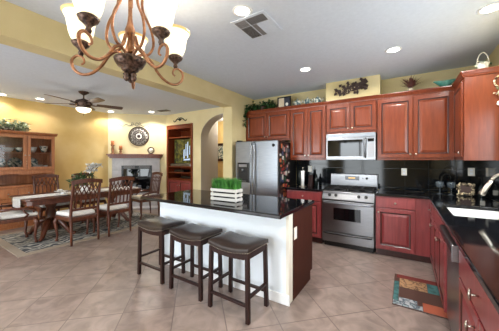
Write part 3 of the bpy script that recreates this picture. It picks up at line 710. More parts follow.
# centrepiece plant
t = thing('table_plant', 'green leafy plant with white blooms and thin curling twigs on the table', 'plant', (-5.48, 2.36, .7655)); rr = random.Random(11)
q = B(); lathe(q, [(.07, 0), (.085, .06), (.09, .11), (.08, .12), (0, .11)]); obj('pot', q, 'china_white', t)
q = B(); foliage(q, 170, lambda r: ((lambda a, d: (math.cos(a)*d, math.sin(a)*d*1.3-.06, .12+r.uniform(0, .20)))(r.uniform(0, 2*PI), r.uniform(0, .15))), .11, .05, rr); obj('foliage', q, 'leaf', t)
q = B(); blooms = []
for k in range(11):
    a = rr.uniform(-.6, 2.2); p = [Vector((0, 0, .1))]
    for j in range(5): p.append(p[-1]+Vector((math.cos(a+j*.3)*.04, math.sin(a+j*.3)*.065, .125-.02*j)))
    tube(q, p, .0035, 5); blooms += p[3:]
obj('twigs', q, 'espresso', t)
q = B()
for p in blooms:
    for k in range(5): cleaf(q, p, (rr.uniform(-1, 1), rr.uniform(-1, 1), rr.uniform(-.3, 1)), (0, 0, 1), .07, .06)
obj('blooms', q, 'china_white', t, kind='stuff')

# hutch
t = thing('china_hutch', 'tall wooden china hutch with two glass doors against the gold wall', 'hutch', (XL+.01, 1.80, 0))
Y0, Y1 = -.49, .49; XF = .50
bxo('lower_cabinet', 'oak', 0, XF, Y0, Y1, .06, .84, t, .004); bxo('plinth', 'oak', 0, XF-.03, Y0+.02, Y1-.02, 0, .059, t)
bxo('counter_slab', 'oak', 0, XF+.03, Y0-.015, Y1+.015, .841, .875, t, .008)
for k in range(3):
    wy = (Y1-Y0-.04)/3
    cabdoor(t, (XF, Y0+.02+k*wy+.004, .10), (0, 1, 0), wy-.008, .50, (1, 0, 0), 'oak', (.04 if k else wy-.05, .42)); cabdoor(t, (XF, Y0+.02+k*wy+.004, .62), (0, 1, 0), wy-.008, .19, (1, 0, 0), 'oak', (wy/2, .095), name='drawer', rings=DRAW)
q = B(); XU = .42
box(q, 0, .02, Y0, Y1, .876, 1.94); box(q, .0205, XU, Y0, Y0+.025, .876, 1.94); box(q, .0205, XU, Y1-.025, Y1, .876, 1.94); box(q, .0205, XU, Y0+.0255, Y1-.0255, 1.90, 1.94); box(q, .0205, XU, Y0+.0255, Y1-.0255, 1.18, 1.21)
box(q, XU-.03, XU, Y0+.0255, Y1-.0255, 1.125, 1.179)
obj('upper_case', q, 'oak', t, .002)
q = B()
for k in range(8):
    ya, yb = Y0+.03+k*(Y1-Y0-.06)/8, Y0+.03+(k+1)*(Y1-Y0-.06)/8
    box(q, XU-.03, XU, ya, yb, 1.085+.025*abs(math.sin(PI*(k+.5)/4)), 1.124)
obj('scalloped_valance', q, 'oak', t)
bxo('shelf', 'oak', .021, XU-.04, Y0+.026, Y1-.026, 1.55, 1.565, t)
q = B(); prism(q, [(XU-.02, 1.941), (XU+.02, 1.955), (XU+.05, 1.985), (XU+.05, 2.0), (0, 2.0), (0, 1.941)], 'y', Y0-.04, Y1+.04)
q2 = q
bmesh.ops.transform(q, matrix=Matrix.Identity(4), verts=q.verts); obj('cornice', q, 'oak', t)
for k in range(2):
    y0, y1 = (Y0+.005, -.004) if k == 0 else (.004, Y1-.005)
    q = B(); f = .06
    box(q, XU+.001, XU+.022, y0, y0+f, 1.195, 1.925); box(q, XU+.001, XU+.022, y1-f, y1, 1.195, 1.925); box(q, XU+.001, XU+.022, y0+f, y1-f, 1.195, 1.195+f); box(q, XU+.001, XU+.022, y0+f, y1-f, 1.925-f, 1.925)
    d_ = obj('glass_door', q, 'oak', t, .004)
    bxo('pane', 'pane', XU+.008, XU+.012, y0+f, y1-f, 1.195+f, 1.925-f, d_)
    knob(d_, (XU+.022, (y1-.03 if k == 0 else y0+.03), 1.5), (1, 0, 0))
hx0 = XL+.01
def bowl(loc, r, h, m_, label, nm='serving_bowl', cat='bowl', grp='dishes in the hutch'):
    q = B(); lathe(q, [(r*.4, 0), (r*.75, h*.35), (r, h), (r*.95, h), (r*.7, h*.4), (0, h*.12)], seg=20); return tag(obj(nm, q, m_, loc=loc), label, cat, grp)
bowl((hx0+.25, 1.55, 1.566), .10, .09, 'china_white', 'white serving bowl behind the left glass door of the hutch')
bowl((hx0+.25, 1.70+.02, 1.566), .07, .10, 'china', 'patterned bowl beside the white one on the left hutch shelf')
bowl((hx0+.25, 1.95, 1.566), .07, .12, 'china_white', 'tall white bowl on the right hutch shelf')
bowl((hx0+.25, 2.14, 1.566), .08, .15, 'china', 'large patterned bowl at the right end of the hutch shelf')
for k in range(5):
    q = B(); lathe(q, [(0, 0), (.05, 0), (.095, .012), (.095, .015), (0, .006)], seg=20); tag(obj('stacked_plate', q, 'china_white', loc=(hx0+.24, 2.04, 1.2105+.0165*k)), 'white plate in the small stack at the bottom of the right hutch side', 'plate', 'plates stacked in the hutch')
bowl((hx0+.26, 2.17, 1.2105), .045, .07, 'china_white', 'small white bowl low in the right side of the hutch')
for k in range(3):
    q = B(); lathe(q, [(0, -.01), (.06, -.008), (.12, .006), (.12, .009), (.055, -.004), (0, -.004)], (0, 0, 0), 24, 'x'); 
    o = obj('display_plate', q, 'china', loc=(hx0+.05, (1.44, 1.70, 1.98)[k], 1.335)); o.rotation_euler.y = -.12
    tag(o, ('round painted plate standing far left inside the hutch', 'round painted plate standing near the hutch centre post', 'round painted plate standing behind the plate stack in the hutch')[k], 'plate')
# variegated plant on the hutch
t = thing('variegated_plant', 'pale variegated leafy plant spreading on top of the hutch', 'plant', (hx0+.24, 1.55, 2.0)); rr = random.Random(21)
q = B(); lathe(q, [(.08, 0), (.11, .08), (.10, .09), (0, .08)]); obj('basket', q, 'mag_brown', t)
q = B(); foliage(q, 420, lambda r: (r.uniform(-.11, .11), (lambda y: y)(r.uniform(-.36, .30)), .02+abs(r.gauss(0, .09))), .085, .06, rr)
for v in q.verts:
    v.co.z = min(max(v.co.z, .002), .27-.25*max(0, v.co.y)**1.0 + 0*v.co.x)
obj('foliage', q, 'leaf_pale', t)

# ---------------------------------------------------------------- fireplace (local x along the diagonal wall, -y into the room)
t = thing('fireplace', 'grey tiled corner fireplace with glass-fronted firebox', 'fireplace', (XL, 3.7, 0), PI/4)
M['fire_grid'] = grid_mat('fireplace_tiles', (184, 182, 184), (174, 172, 174), (150, 148, 148), .305, 0, (-.12, .12), .003, rough=.35, axis=-PI/2)
q = B(); a0, a1, f0, f1, fz0, fz1 = .12, 1.42, .37, 1.20, .45, 1.24
box(q, a0, f0, -.05, -.001, 0, 1.45); box(q, f1, a1, -.05, -.001, 0, 1.45); box(q, f0, f1, -.05, -.001, fz1, 1.45); box(q, f0, f1, -.05, -.001, 0, fz0)
obj('tile_surround', q, 'fire_grid', t)
q = B(); w = .05
box(q, f0, f1, -.062, -.0505, fz1-.10, fz1); box(q, f0, f1, -.062, -.0505, fz0, fz0+.10); box(q, f0, f0+w, -.062, -.0505, fz0+.10, fz1-.10); box(q, f1-w, f1, -.062, -.0505, fz0+.10, fz1-.10)
fb = obj('firebox_frame', q, 'black', t)
q = B()
for k in range(5):
    for x0, x1 in ((f0+.06, f0+.36), (f1-.36, f1-.06)): box(q, x0, x1, -.0655, -.0625, fz1-.085+k*.016, fz1-.078+k*.016)
obj('louvers', q, 'vent_mid', fb)
bxo('firebox_glass', 'black_gloss', f0+w+.002, f1-w-.002, -.048, -.044, fz0+.102, fz1-.102, fb)
bxo('hearth_slab', 'fire_grid', a0-.02, a1+.0, -.40, -.051, 0, .05, t, .004)
t = thing('mantel_shelf', 'red cherry mantel shelf over the fireplace', 'mantel', (XL, 3.7, 1.45), PI/4)
q = B(); 
for z0, z1, ov in ((.0005, .045, .02), (.045, .085, .05), (.085, .12, .08)): box(q, .10-ov, 1.42+ov, -.14-ov, -.001, z0, z1)
obj('shelf_board', q, 'cherry', t, .006)
def diag(s, d, z): return (XL+.7071*s+.7071*d, 3.7+.7071*s-.7071*d, z)
for s, h, hc, lb in ((.15, .26, .12, 'taller candle holder at the left end of the mantel'), (.36, .14, .10, 'shorter candle holder beside the tall one on the mantel')):
    t = thing('candle_holder', lb, 'candle holder', diag(s, .10, 1.5705))
    q = B(); lathe(q, [(.06, 0), (.06, .015), (.028, .035), (.038, h*.5), (.024, h*.8), (.06, h), (.06, h+.008)], seg=14); obj('stand', q, 'bronze', t)
    q = B(); lathe(q, [(.042, h+.0085), (.042, h+hc), (0, h+hc-.005)], seg=14); obj('candle', q, 'candle', t)
t = thing('mantel_clock', 'round ring-shaped clock ornament at the right end of the mantel', 'clock', diag(1.18, .10, 1.5705), PI/4)
q = B(); tube(q, [(.085*math.cos(a), 0, .115+.085*math.sin(a)) for a in [2*PI*k/24 for k in range(25)]], .016, 8); obj('ring', q, 'bronze_dark', t)
q = B(); lathe(q, [(0, -.012), (.055, -.010), (.055, .010), (0, .012)], (0, 0, .115), 20, 'y'); obj('face', q, 'offwhite', t)
bxo('base', 'bronze_dark', -.07, .07, -.03, .03, 0, .02, t, .004)
# medallion
t = thing('wall_medallion', 'round dark openwork medallion hung above the fireplace', 'wall decor', diag(.83, .02, 2.10), PI/4)
q = B()
for r, rr_ in ((.27, .016), (.235, .008), (.10, .012), (.165, .006)): tube(q, [(r*math.cos(a), 0, r*math.sin(a)) for a in [2*PI*k/36 for k in range(37)]], rr_, 6)
obj('rings', q, 'dkbrown', t)
q = B()
for k in range(16):
    a = 2*PI*k/16; c_, s_ = math.cos(a), math.sin(a)
    tube(q, [(.10*c_, 0, .10*s_), (.18*math.cos(a+.12), 0, .18*math.sin(a+.12)), (.24*c_, 0, .24*s_)], .007, 5); tube(q, [(.10*c_, 0, .10*s_), (.18*math.cos(a-.12), 0, .18*math.sin(a-.12)), (.24*c_, 0, .24*s_)], .007, 5)
obj('spokes', q, 'dkbrown', t)
q = B(); ball(q, (0, 0, 0), .05, 1, .3, 1); obj('boss', q, 'dkbrown', t)
q = B(); lathe(q, [(0, .008), (.25, .008), (.25, .012), (0, .012)], (0, 0, 0), 36, 'y'); obj('backing', q, 'offwhite', t)
# script flourish on the wall
t = thing('wall_script', 'thin grey flourish lettering on the wall above the medallion', 'wall decor', diag(.75, .006, 2.40), PI/4)
q = B()
p = [(-.50+.10*k/2, 0, .03*math.sin(k*1.7)+.03*(1-abs(k-10)/10)) for k in range(21)]
tube(q, p, .007, 5)
for cx_ in (-.1, .02, .10): tube(q, [(cx_+.03*math.cos(a), -.001, .05+.05*math.sin(a)) for a in [2*PI*k/14 for k in range(13)]], .005, 5)
obj('strokes', q, 'vent_dark', t)

# ---------------------------------------------------------------- TV bookcase in its niche
t = thing('tv_bookcase', 'built-in cherry bookcase holding the television in the wall niche', 'bookcase', ((NX0+NX1)/2, YTV, 0)); hw = (NX1-NX0)/2-.002
q = B()
box(q, -hw, -hw+.07, -.02, .50, 0, 2.42); box(q, hw-.07, hw, -.02, .50, 0, 2.42); box(q, -hw+.0705, hw-.0705, -.02, .50, 2.30, 2.42); box(q, -hw+.0705, hw-.0705, .48, .50, .05, 2.299)
obj('case', q, 'cherry', t, .003)
for z in (2.04, 1.19, 1.02, .84): bxo('shelf', 'cherry', -hw+.071, hw-.071, 0, .479, z, z+.025, t)
bxo('base_box', 'cherry', -hw+.071, hw-.071, 0, .479, 0, .83, t)
for k in range(2):
    wd = hw-.075; cabdoor(t, (-wd+k*wd+.003, 0, .12), U, wd-.006, .69, NF, 'cherry_red', (wd-.05 if k == 0 else .04, .55))
M['back_dark'] = mat('bookcase_back', (70, 26, 22), .6)
def tvmat():
    m, n, b = nodes('tv_picture'); tcx = n.nodes.new('ShaderNodeTexCoord')
    no = n.nodes.new('ShaderNodeTexNoise'); no.inputs['Scale'].default_value = 9; no.inputs['Detail'].default_value = 4
    r = n.nodes.new('ShaderNodeValToRGB'); e = r.color_ramp.elements; e.new(.5); e.new(.6)
    for i, (p, c) in enumerate(((.36, (14, 18, 8)), (.48, (44, 52, 18)), (.6, (110, 100, 34)), (.7, (34, 44, 18)))): e[i].position = p; e[i].color = (*lin(c), 1)
    n.links.new(tcx.outputs['Object'], no.inputs[0]); n.links.new(no.outputs[0], r.inputs[0])
    b.inputs['Base Color'].default_value = (.01, .01, .01, 1); b.inputs['Roughness'].default_value = .2
    n.links.new(r.outputs[0], b.inputs['Emission Color']); b.inputs['Emission Strength'].default_value = .5
    return m
M['tv'] = tvmat(); M['tv_water'] = mat('tv_water', (150, 170, 200), .3, emit=(176, 196, 220), es=.35)
t = thing('television', 'flat television showing a white waterfall among yellow-green trees', 'television', (-5.46, YTV+.14, 1.216))
bxo('frame', 'black', -.40, .42, 0, .05, .06, .80, t, .006); sc = bxo('screen', 'tv', -.385, .405, -.004, -.001, .09, .785, t)
for px_, w_, z0_, z1_ in ((.02, .05, .22, .50), (.10, .035, .30, .66), (.17, .045, .24, .72), (.25, .03, .34, .60), (.14, .30, .17, .23)):
    q = B(); prism(q, [(px_-w_/2, z0_), (px_+w_/2, z0_+.01), (px_+w_*.35, (z0_+z1_)/2), (px_+w_*.45, z1_), (px_-w_*.3, z1_-.02), (px_-w_*.45, (z0_+z1_)/2)], 'y', -.007, -.0045); obj('water_streak', q, 'tv_water', sc)
bxo('stand', 'black', -.15, .15, -.04, .09, 0, .059, t, .004)
q = B(); box(q, -.42, .42, -.05, .03, 0, .075); tag(obj('soundbar', q, 'steel', loc=(-5.46, YTV+.055, 1.2165), bevel=.01), 'silver soundbar lying under the television', 'speaker')
for z, x, w_, lb in ((1.046, -5.6, .2, 'dark media player on the shelf just under the television'), (.866, -5.3, .22, 'dark receiver box on the lower bookcase shelf')):
    q = B(); box(q, -w_, w_, -.12, .12, 0, .07); tag(obj('media_box', q, 'black', loc=(x, YTV+.2, z), bevel=.005), lb, 'electronics')
# iron topper
t = thing('iron_scroll', 'black iron scroll ornament mounted over the TV bookcase', 'wall decor', (-5.45, YTV-.012, 2.52))
q = B()
for s in (-1, 1):
    tube(q, [(s*x, 0, z) for x, z in ((0, .0), (.06, .06), (.13, .06), (.17, .02), (.22, -.01), (.26, .0), (.27, .03), (.25, .04))], [.01, .012, .014, .012, .01, .009, .008, .006], 6)
    tube(q, [(s*x, 0, z) for x, z in ((0, .09), (.05, .10), (.09, .085), (.10, .055), (.07, .045))], .008, 6)
obj('scrolls', q, 'iron', t); q = B(); ball(q, (0, 0, .06), .03, 1, .4, 1.3); obj('rosette', q, 'iron', t)
# picture in the hall
t = thing('hall_picture', 'dark framed picture on the gold hall wall beyond the arch', 'picture', (-5.75, 6.59, 1.36))
bxo('frame', 'espresso', -.45, .65, -.03, 0, 0, .62, t, .01); bxo('print', 'china', -.37, .57, -.034, -.0305, .09, .53, t)

# ---------------------------------------------------------------- decor above the wall cabinets
ZD = ZT+.056
t = thing('ivy_plant', 'trailing green ivy on top of the cabinets above the refrigerator', 'plant', (-2.50, 4.45, ZD+.012)); rr = random.Random(31)
q = B(); lathe(q, [(.06, 0), (.08, .08), (.07, .09), (0, .08)]); obj('pot', q, 'mag_brown', t)
q = B(); foliage(q, 420, lambda r: (r.uniform(-.30, .26), r.uniform(-.07, .10), .01+abs(r.gauss(0, .07))), .075, .055, rr)
for v in q.verts: v.co.z = max(min(v.co.z, .28-.35*max(0, v.co.x)), .002); v.co.x = max(v.co.x, -.33)
foliage(q, 60, lambda r: (lambda k: (-.31+.02*r.uniform(-1, 1), -.26+.10*(1-k)+r.uniform(-.02, .02), .12-.44*k))(r.random()), .07, .05, rr)
for v in q.verts: v.co.x = max(v.co.x, -.34)
obj('foliage', q, 'leaf', t)
t = thing('picture_frame', 'black framed figure picture standing on the cabinets by the ivy', 'picture', (-1.99, 4.36, ZD+.009), .0)
q = B(); box(q, -.14, -.12, 0, .02, 0, .21); box(q, .12, .14, 0, .02, 0, .21); box(q, -.1195, .1195, 0, .02, 0, .02); box(q, -.1195, .1195, 0, .02, .19, .21); obj('frame', q, 'iron', t)
bxo('print', 'blue_pic', -.0, .118, .008, .014, .021, .189, t); bxo('mount', 'fabric_beige', -.118, -.001, .008, .014, .021, .189, t)
q = B(); ball(q, (.06, .003, .06), .03, 1, .15, 1.1); obj('figure', q, 'offwhite', t)
for i, (x, h, lb) in enumerate(((-1.74, .15, 'leftmost painted teapot on the tall cabinet, beside the picture'), (-1.54, .135, 'middle painted teapot of three on the tall cabinet'), (-1.35, .15, 'rightmost painted teapot of three, next to the soffit box'))):
    if i == 0:
        tp = thing('teapot', lb, 'teapot', (x*.985, 4.37, ZD+.009), 0, 'teapots on the cabinets')
        q = B(); lathe(q, [(.035, 0), (.06, .02), (.07, .055), (.055, .09), (.03, .10)], seg=18); obj('body', q, 'china', tp)
        q = B(); lathe(q, [(.032, .1005), (.02, .115), (.008, .12), (.012, .135), (0, .142)], seg=14); obj('lid', q, 'china', tp)
        q = B(); tube(q, [(.06, 0, .04), (.09, 0, .06), (.105, 0, .10)], [.014, .010, .007], 8); obj('spout', q, 'china', tp)
        q = B(); tube(q, [(-.055, 0, .09), (-.09, 0, .09), (-.095, 0, .05), (-.06, 0, .03)], .007, 8); obj('handle', q, 'china', tp)
    else:
        o = dup(tp, (x*.985, 4.37, ZD+.009), PI*(i % 2)+.3, lb)
# grape metal art on the soffit
t = thing('leaf_wall_art', 'bronze grape-leaf metal plaque on the yellow soffit above the microwave', 'wall decor', (-.745, 4.32, 2.585)); rr = random.Random(41)
q = B()
for k in range(90):
    x = rr.uniform(-.23, .23); z = rr.gauss(0, .035)+.03*math.sin(x*8); cleaf(q, (x, -.008-rr.uniform(0, .018), z), (rr.uniform(-1, 1), rr.uniform(-.15, .0), rr.uniform(-1, 1)), (0, -1, 0), .07, .055)
obj('leaves', q, 'dkbrown', t)
q = B()
for k in range(30): ball(q, (-.06+rr.gauss(0, .05), -.02, -.015+rr.gauss(0, .022)), .013, sub=1)
obj('grapes', q, 'gold', t)
# dried plant
t = thing('dried_arrangement', 'spiky reddish-brown dried arrangement in a small cream pot on the cabinets', 'plant', (.07, 4.37, ZD+.009)); rr = random.Random(51)
q = B(); lathe(q, [(.03, 0), (.04, .03), (.03, .05), (0, .045)], seg=16); obj('pot', q, 'fabric_beige', t)
q = B()
for k in range(95):
    a = rr.uniform(0, 2*PI); el = rr.uniform(.55, 1.45); L = rr.uniform(.10, .20); d = Vector((math.cos(a)*math.cos(el), math.sin(a)*math.cos(el)*.6, math.sin(el))); 
    cleaf(q, (d.x*.02, d.y*.02, .05), d, (0, 0, 1), L, .022)
for v in q.verts: v.co.y = max(min(v.co.y, .14), -.10); v.co.z = max(v.co.z, .012)
obj('stems', q, 'leaf_brown', t)
t = thing('teal_bowl', 'shallow teal leaf-shaped bowl on the cabinets near the corner', 'bowl', (.475, 4.37, ZD+.009), .0)
q = B(); n = 28; prof2 = [(.3, 0), (.62, .035), (1, .075), (.96, .08), (.58, .045), (.0, .02)]; R = []
for r_, z in prof2:
    R.append([q.verts.new((math.cos(2*PI*k/n)*r_*.115+(.02 if abs(math.cos(2*PI*k/n)) > .9 else 0)*r_*math.copysign(1, math.cos(2*PI*k/n)), math.sin(2*PI*k/n)*r_*.08, z+.02*r_*math.cos(2*PI*k/n)**2)) for k in range(n)])
for a, c in zip(R, R[1:]):
    for k in range(n): q.faces.new((a[k], a[(k+1) % n], c[(k+1) % n], c[k])).smooth = True
q.faces.new(R[0][::-1]); bmesh.ops.remove_doubles(q, verts=q.verts, dist=1e-5); obj('bowl_body', q, 'teal', t)
t = thing('flower_basket', 'little white basket with tall handle and greenery atop the corner cabinet', 'basket', (.755, 3.80, ZD+.009))
q = B(); lathe(q, [(.035, 0), (.05, .04), (.06, .085), (.052, .085), (.0, .075)], seg=16); obj('basket_body', q, 'offwhite', t)
q = B(); tube(q, [(.05*math.cos(a), 0, .085+.125*math.sin(a)) for a in [PI*k/14 for k in range(15)]], .006, 6); obj('handle', q, 'offwhite', t)
q = B(); rr = random.Random(61); foliage(q, 34, lambda r: (r.uniform(-.05, .05), r.uniform(-.04, .04), .08), .045, .035, rr); 
obj('greenery', q, 'leaf_pale', t)
# ornament at the right edge, hung on the end panel
t = thing('hanging_ornament', 'small wrought ring and flower ornament hung at the end panel edge', 'wall decor', (.872, 3.695, 2.02))
q = B(); tube(q, [(.045*math.cos(a), 0, .24+.06*math.sin(a)) for a in [2*PI*k/16 for k in range(17)]], .009, 6); tube(q, [(0, 0, .18), (-.01, 0, .1), (0, 0, .03)], .005, 6); obj('scroll', q, 'gold', t)
q = B(); rr = random.Random(66); foliage(q, 20, lambda r: (r.uniform(-.03, .03), -.004, .12+r.uniform(-.03, .03)), .035, .03, rr); 
for v in q.verts: v.co.y = min(v.co.y, .012); v.co.x = min(v.co.x, .045)
obj('leaves', q, 'leaf_pale', t)
q = B(); ball(q, (0, 0, .0), .028, 1, .5, 1.1); obj('flower', q, 'offwhite', t)

# ---------------------------------------------------------------- things on the counters
def goblet(loc, label, r=.045):
    t = thing('glass_goblet', label, 'goblet', loc, 0, 'goblets in the counter corner')
    q = B(); lathe(q, [(.036, 0), (.036, .004), (.006, .012), (.005, .075), (.012, .085)], seg=18); obj('stem', q, 'goblet_glass', t)
    q = B(); lathe(q, [(.012, .085), (r, .11), (r+.004, .16), (r, .175), (r-.004, .175), (r, .16), (r-.004, .113), (0, .09)], seg=20); obj('bowl', q, 'goblet_glass', t)
    return t
g0 = goblet((.42, 4.40, .9145), 'left one of two stemmed goblets on the corner counter'); dup(g0, (.545, 4.36, .9145), 0, 'right one of two stemmed goblets, beside the ornate frame')
t = thing('wire_hook_stand', 'thin dark curved wire stand behind the goblets', 'stand', (.50, 4.50, .9145))
q = B(); lathe(q, [(.05, 0), (.05, .006), (0, .008)], seg=18); obj('base', q, 'iron', t)
q = B(); tube(q, [(-.05, 0, .006), (-.055, 0, .16), (-.045, 0, .24), (-.01, 0, .285), (.03, 0, .28), (.055, 0, .24), (.05, 0, .21)], .006, 8); obj('hook', q, 'iron', t)
t = thing('ornate_frame', 'gilded ornate picture frame leaning in the counter corner', 'picture frame', (.69, 4.32, .9145), -.12)
q = B(); rr = random.Random(71)
hw, hh = .072, .065
for k in range(52):
    u_ = k/52*4; s_ = int(u_); f_ = (u_-s_)*2-1
    x, z = ((f_*hw, -hh), (hw, f_*hh), (-f_*hw, hh), (-hw, -f_*hh))[s_]; ball(q, (x+rr.uniform(-.012, .012), rr.uniform(-.004, .004), .092+z+rr.uniform(-.010, .014)), rr.uniform(.008, .022), 1, .6, 1, 1)
obj('frame', q, 'gold', t); bxo('print', 'mag_brown', -hw+.008, hw-.008, .002, .008, .09-hh+.008, .09+hh-.008, t); bxo('easel', 'iron', -.05, .05, -.008, .05, 0, .014, t, .002)
t = thing('soap_bottle', 'slim dark soap bottle with pump left of the faucet', 'bottle', (.845, 4.30, .9145))
q = B(); lathe(q, [(.034, 0), (.036, .01), (.036, .12), (.014, .16), (.011, .18)], seg=16); obj('bottle', q, 'green_glass', t)
q = B(); tube(q, [(0, 0, .18), (0, 0, .27)], .006, 8); tube(q, [(0, 0, .25), (-.035, 0, .255)], .005, 8); obj('pump', q, 'iron', t)
bxo('label_band', 'offwhite', -.024, .024, -.0375, -.0362, .04, .10, t)
t = thing('paper_towel_holder', 'upright paper towel holder on the short counter by the refrigerator', 'paper towel holder', (-1.58, 4.28, .9145))
q = B(); lathe(q, [(.065, 0), (.065, .012), (.01, .016), (.006, .33), (.012, .34), (0, .352)], seg=18); obj('stand', q, 'chrome', t)
q = B(); lathe(q, [(.03, .018), (.03, .29), (.010, .29), (.010, .018)], seg=20); obj('roll', q, 'paper', t)
for x, y, r, h, lb in ((-1.70, 4.42, .028, .30, 'tall dark bottle behind the paper towels'), (-1.40, 4.50, .03, .22, 'short dark bottle between the paper towels and the range')):
    q = B(); lathe(q, [(r, 0), (r, h*.6), (r*.4, h*.78), (r*.4, h), (0, h)], seg=16); tag(obj('glass_bottle', q, 'green_glass', loc=(x, y, .9145)), lb, 'bottle')
bxx = thing('knife_block', 'small dark knife block beside the wall outlet on the left counter', 'knife block', (-1.50, 4.50, .9145))
q = B(); prism(q, [(-.05, 0), (.05, 0), (.07, .16), (.0, .20)], 'x', -.04, .04); obj('block', q, 'espresso', bxx)
q = B()
for x in (-.022, 0, .022): tube(q, [(x, .03, .182), (x, .045, .235)], .008, 6)
obj('handles', q, 'black', bxx)
# outlets and switches
def outlet(nm, label, loc, rz, w_=.075, h_=.115, cat='outlet'):
    t = thing(nm, label, cat, loc, rz); bxo('plate', 'offwhite', -w_/2, w_/2, -.006, 0, -h_/2, h_/2, t, .002)
    for z in (-.022, .022): bxo('socket', 'white', -.016, .016, -.008, -.0062, z-.014, z+.014, t)
outlet('wall_outlet', 'white outlet plate on the backsplash between fridge and range', (-1.56, YB-.0155, 1.23), 0)
outlet('wall_outlet', 'white outlet plate on the backsplash right of the range', (-.01, YB-.0155, 1.21), 0)
outlet('wall_outlet', 'white outlet plate on the backsplash in the far right corner', (.80, YB-.0155, 1.23), 0)
outlet('light_switch', 'double switch plate on the right-hand wall under the cabinet', (XR-.0155, 4.35, 1.24), PI/2, .12, .115, 'switch')
t = thing('dish_tray', 'round dark tray on the counter near the corner', 'tray', (.12, 4.35, .9145))
q = B(); lathe(q, [(.10, 0), (.12, .012), (.118, .014), (.098, .004), (0, .004)], seg=24); obj('tray_body', q, 'black', t)

# ---------------------------------------------------------------- ceiling fittings
def spot(loc, power, size, angle=3.0, col=(1, .97, .94)):
    l = bpy.data.lights.new('downlight_lamp', 'SPOT'); l.energy = power; l.spot_size = angle; l.spot_blend = .5; l.shadow_soft_size = size; l.color = col
    o = bpy.data.objects.new('downlight_lamp', l); COL.objects.link(o); o.location = loc; return o
dl = [(-1.24, 1.82, 'recessed ceiling light beside the ceiling vent'), (-1.25, 3.50, 'recessed ceiling light above the range end of the island'), (-.12, 3.46, 'recessed ceiling light over the aisle before the wall cabinets'), (.64, 2.98, 'recessed ceiling light near the sink at the upper right'),
      (-5.99, 4.26, 'recessed ceiling light before the TV bookcase'), (-6.78, 2.03, 'small recessed ceiling light behind the fan blades'), (-6.90, 3.62, 'recessed ceiling light by the fireplace corner'), (-6.98, 1.46, 'recessed ceiling light above the hutch plant')]
for i, (x, y, lb) in enumerate(dl):
    t = thing('recessed_light', lb, 'ceiling light', (x, y, ZC), 0, 'recessed ceiling lights')
    q = B(); lathe(q, [(.066, -.004), (.085, -.006), (.092, -.0005), (.066, -.0005)], seg=28, cap=False); obj('trim_ring', q, 'white', t)
    q = B(); lathe(q, [(0, -.004), (.065, -.003), (.065, -.0005)], seg=24, cap=False); obj('lens', q, 'bulb', t)
    spot((x, y, ZC-.02), 34 if i < 4 else (46, 14, 18, 12)[i-4], .06, 3.0 if i < 4 else 2.5)
for (x, y, lb) in ((-1.3, -.9, 'added unseen fill downlight behind the chandelier'), (.2, .6, 'added unseen fill downlight over the near aisle'), (-5.2, -1.2, 'added unseen fill downlight over the near end of the family room'), (-2.0, -2.2, 'added unseen fill downlight by the nook window')):  # extra out-of-view downlights added as fill to brighten the rooms
    t = thing('recessed_light', lb, 'ceiling light', (x, y, ZC), 0, 'recessed ceiling lights')
    q = B(); lathe(q, [(.066, -.004), (.085, -.006), (.092, -.0005), (.066, -.0005)], seg=28, cap=False); obj('trim_ring', q, 'white', t)
    q = B(); lathe(q, [(0, -.004), (.065, -.003), (.065, -.0005)], seg=24, cap=False); obj('lens', q, 'bulb', t)
    spot((x, y, ZC-.02), 64, .06, 2.5)
t = thing('ceiling_vent', 'square patterned metal air vent in the kitchen ceiling', 'vent', (-1.25, 2.10, ZC))
q = B(); box(q, -.19, .19, -.20, .20, -.012, -.0005); fr = obj('frame', q, 'ceiling', t, .005)
for i, (x0, x1, y0, y1, mm) in enumerate(((-.16, -.04, -.17, -.06, 'vent_mid'), (-.16, -.04, -.05, .17, 'vent_dark') , (-.03, .16, -.17, -.06, 'vent_dark'), (.03, .16, .04, .17, 'ceiling'), (-.03, .02, -.05, .17, 'vent_mid'))):
    q = B(); n = 9
    if mm == 'ceiling': box(q, x0, x1, y0, y1, -.016, -.0125)
    else:
        for k in range(n): xx = x0+(x1-x0)*k/n; box(q, xx, xx+(x1-x0)/n*.7, y0, y1, -.015, -.0125)
    obj('louver_panel', q, mm, t)
t = thing('ceiling_vent', 'small dark rectangular ceiling vent in the family room', 'vent', (-5.55, 4.33, ZC), .2)
bxo('grille', 'vent_dark', -.17, .17, -.09, .09, -.01, -.0005, t)
t = thing('smoke_detector', 'small round smoke detector on the family room ceiling', 'detector', (-6.5, 1.75, ZC)) if False else None

# ceiling fan
t = thing('ceiling_fan', 'dark bronze five-blade ceiling fan with a lit bowl over the dining table', 'fan', (-5.37, 2.29, 2.30)); h0 = ZC-2.30
q = B(); lathe(q, [(.0, h0-.06), (.03, h0-.06), (.05, h0-.045), (.085, h0-.02), (.09, h0-.0005)], seg=20); obj('canopy', q, 'bronze_dark', t)
q = B(); tube(q, [(0, 0, .30), (0, 0, h0-.05)], .013, 10); obj('downrod', q, 'bronze_dark', t)
q = B(); lathe(q, [(.03, .31), (.06, .30), (.13, .27), (.15, .23), (.14, .19), (.11, .16), (.135, .14), (.138, .125)], seg=24); obj('motor', q, 'bronze_dark', t)
q = B(); lathe(q, [(.132, .124), (.128, .095), (.10, .06), (.05, .038), (0, .033)], seg=24); obj('light_bowl', q, 'fanbowl', t)
q = B(); tube(q, [(0, 0, .033), (0, 0, -.02)], .004, 6); obj('pull_chain', q, 'bronze_dark', t)
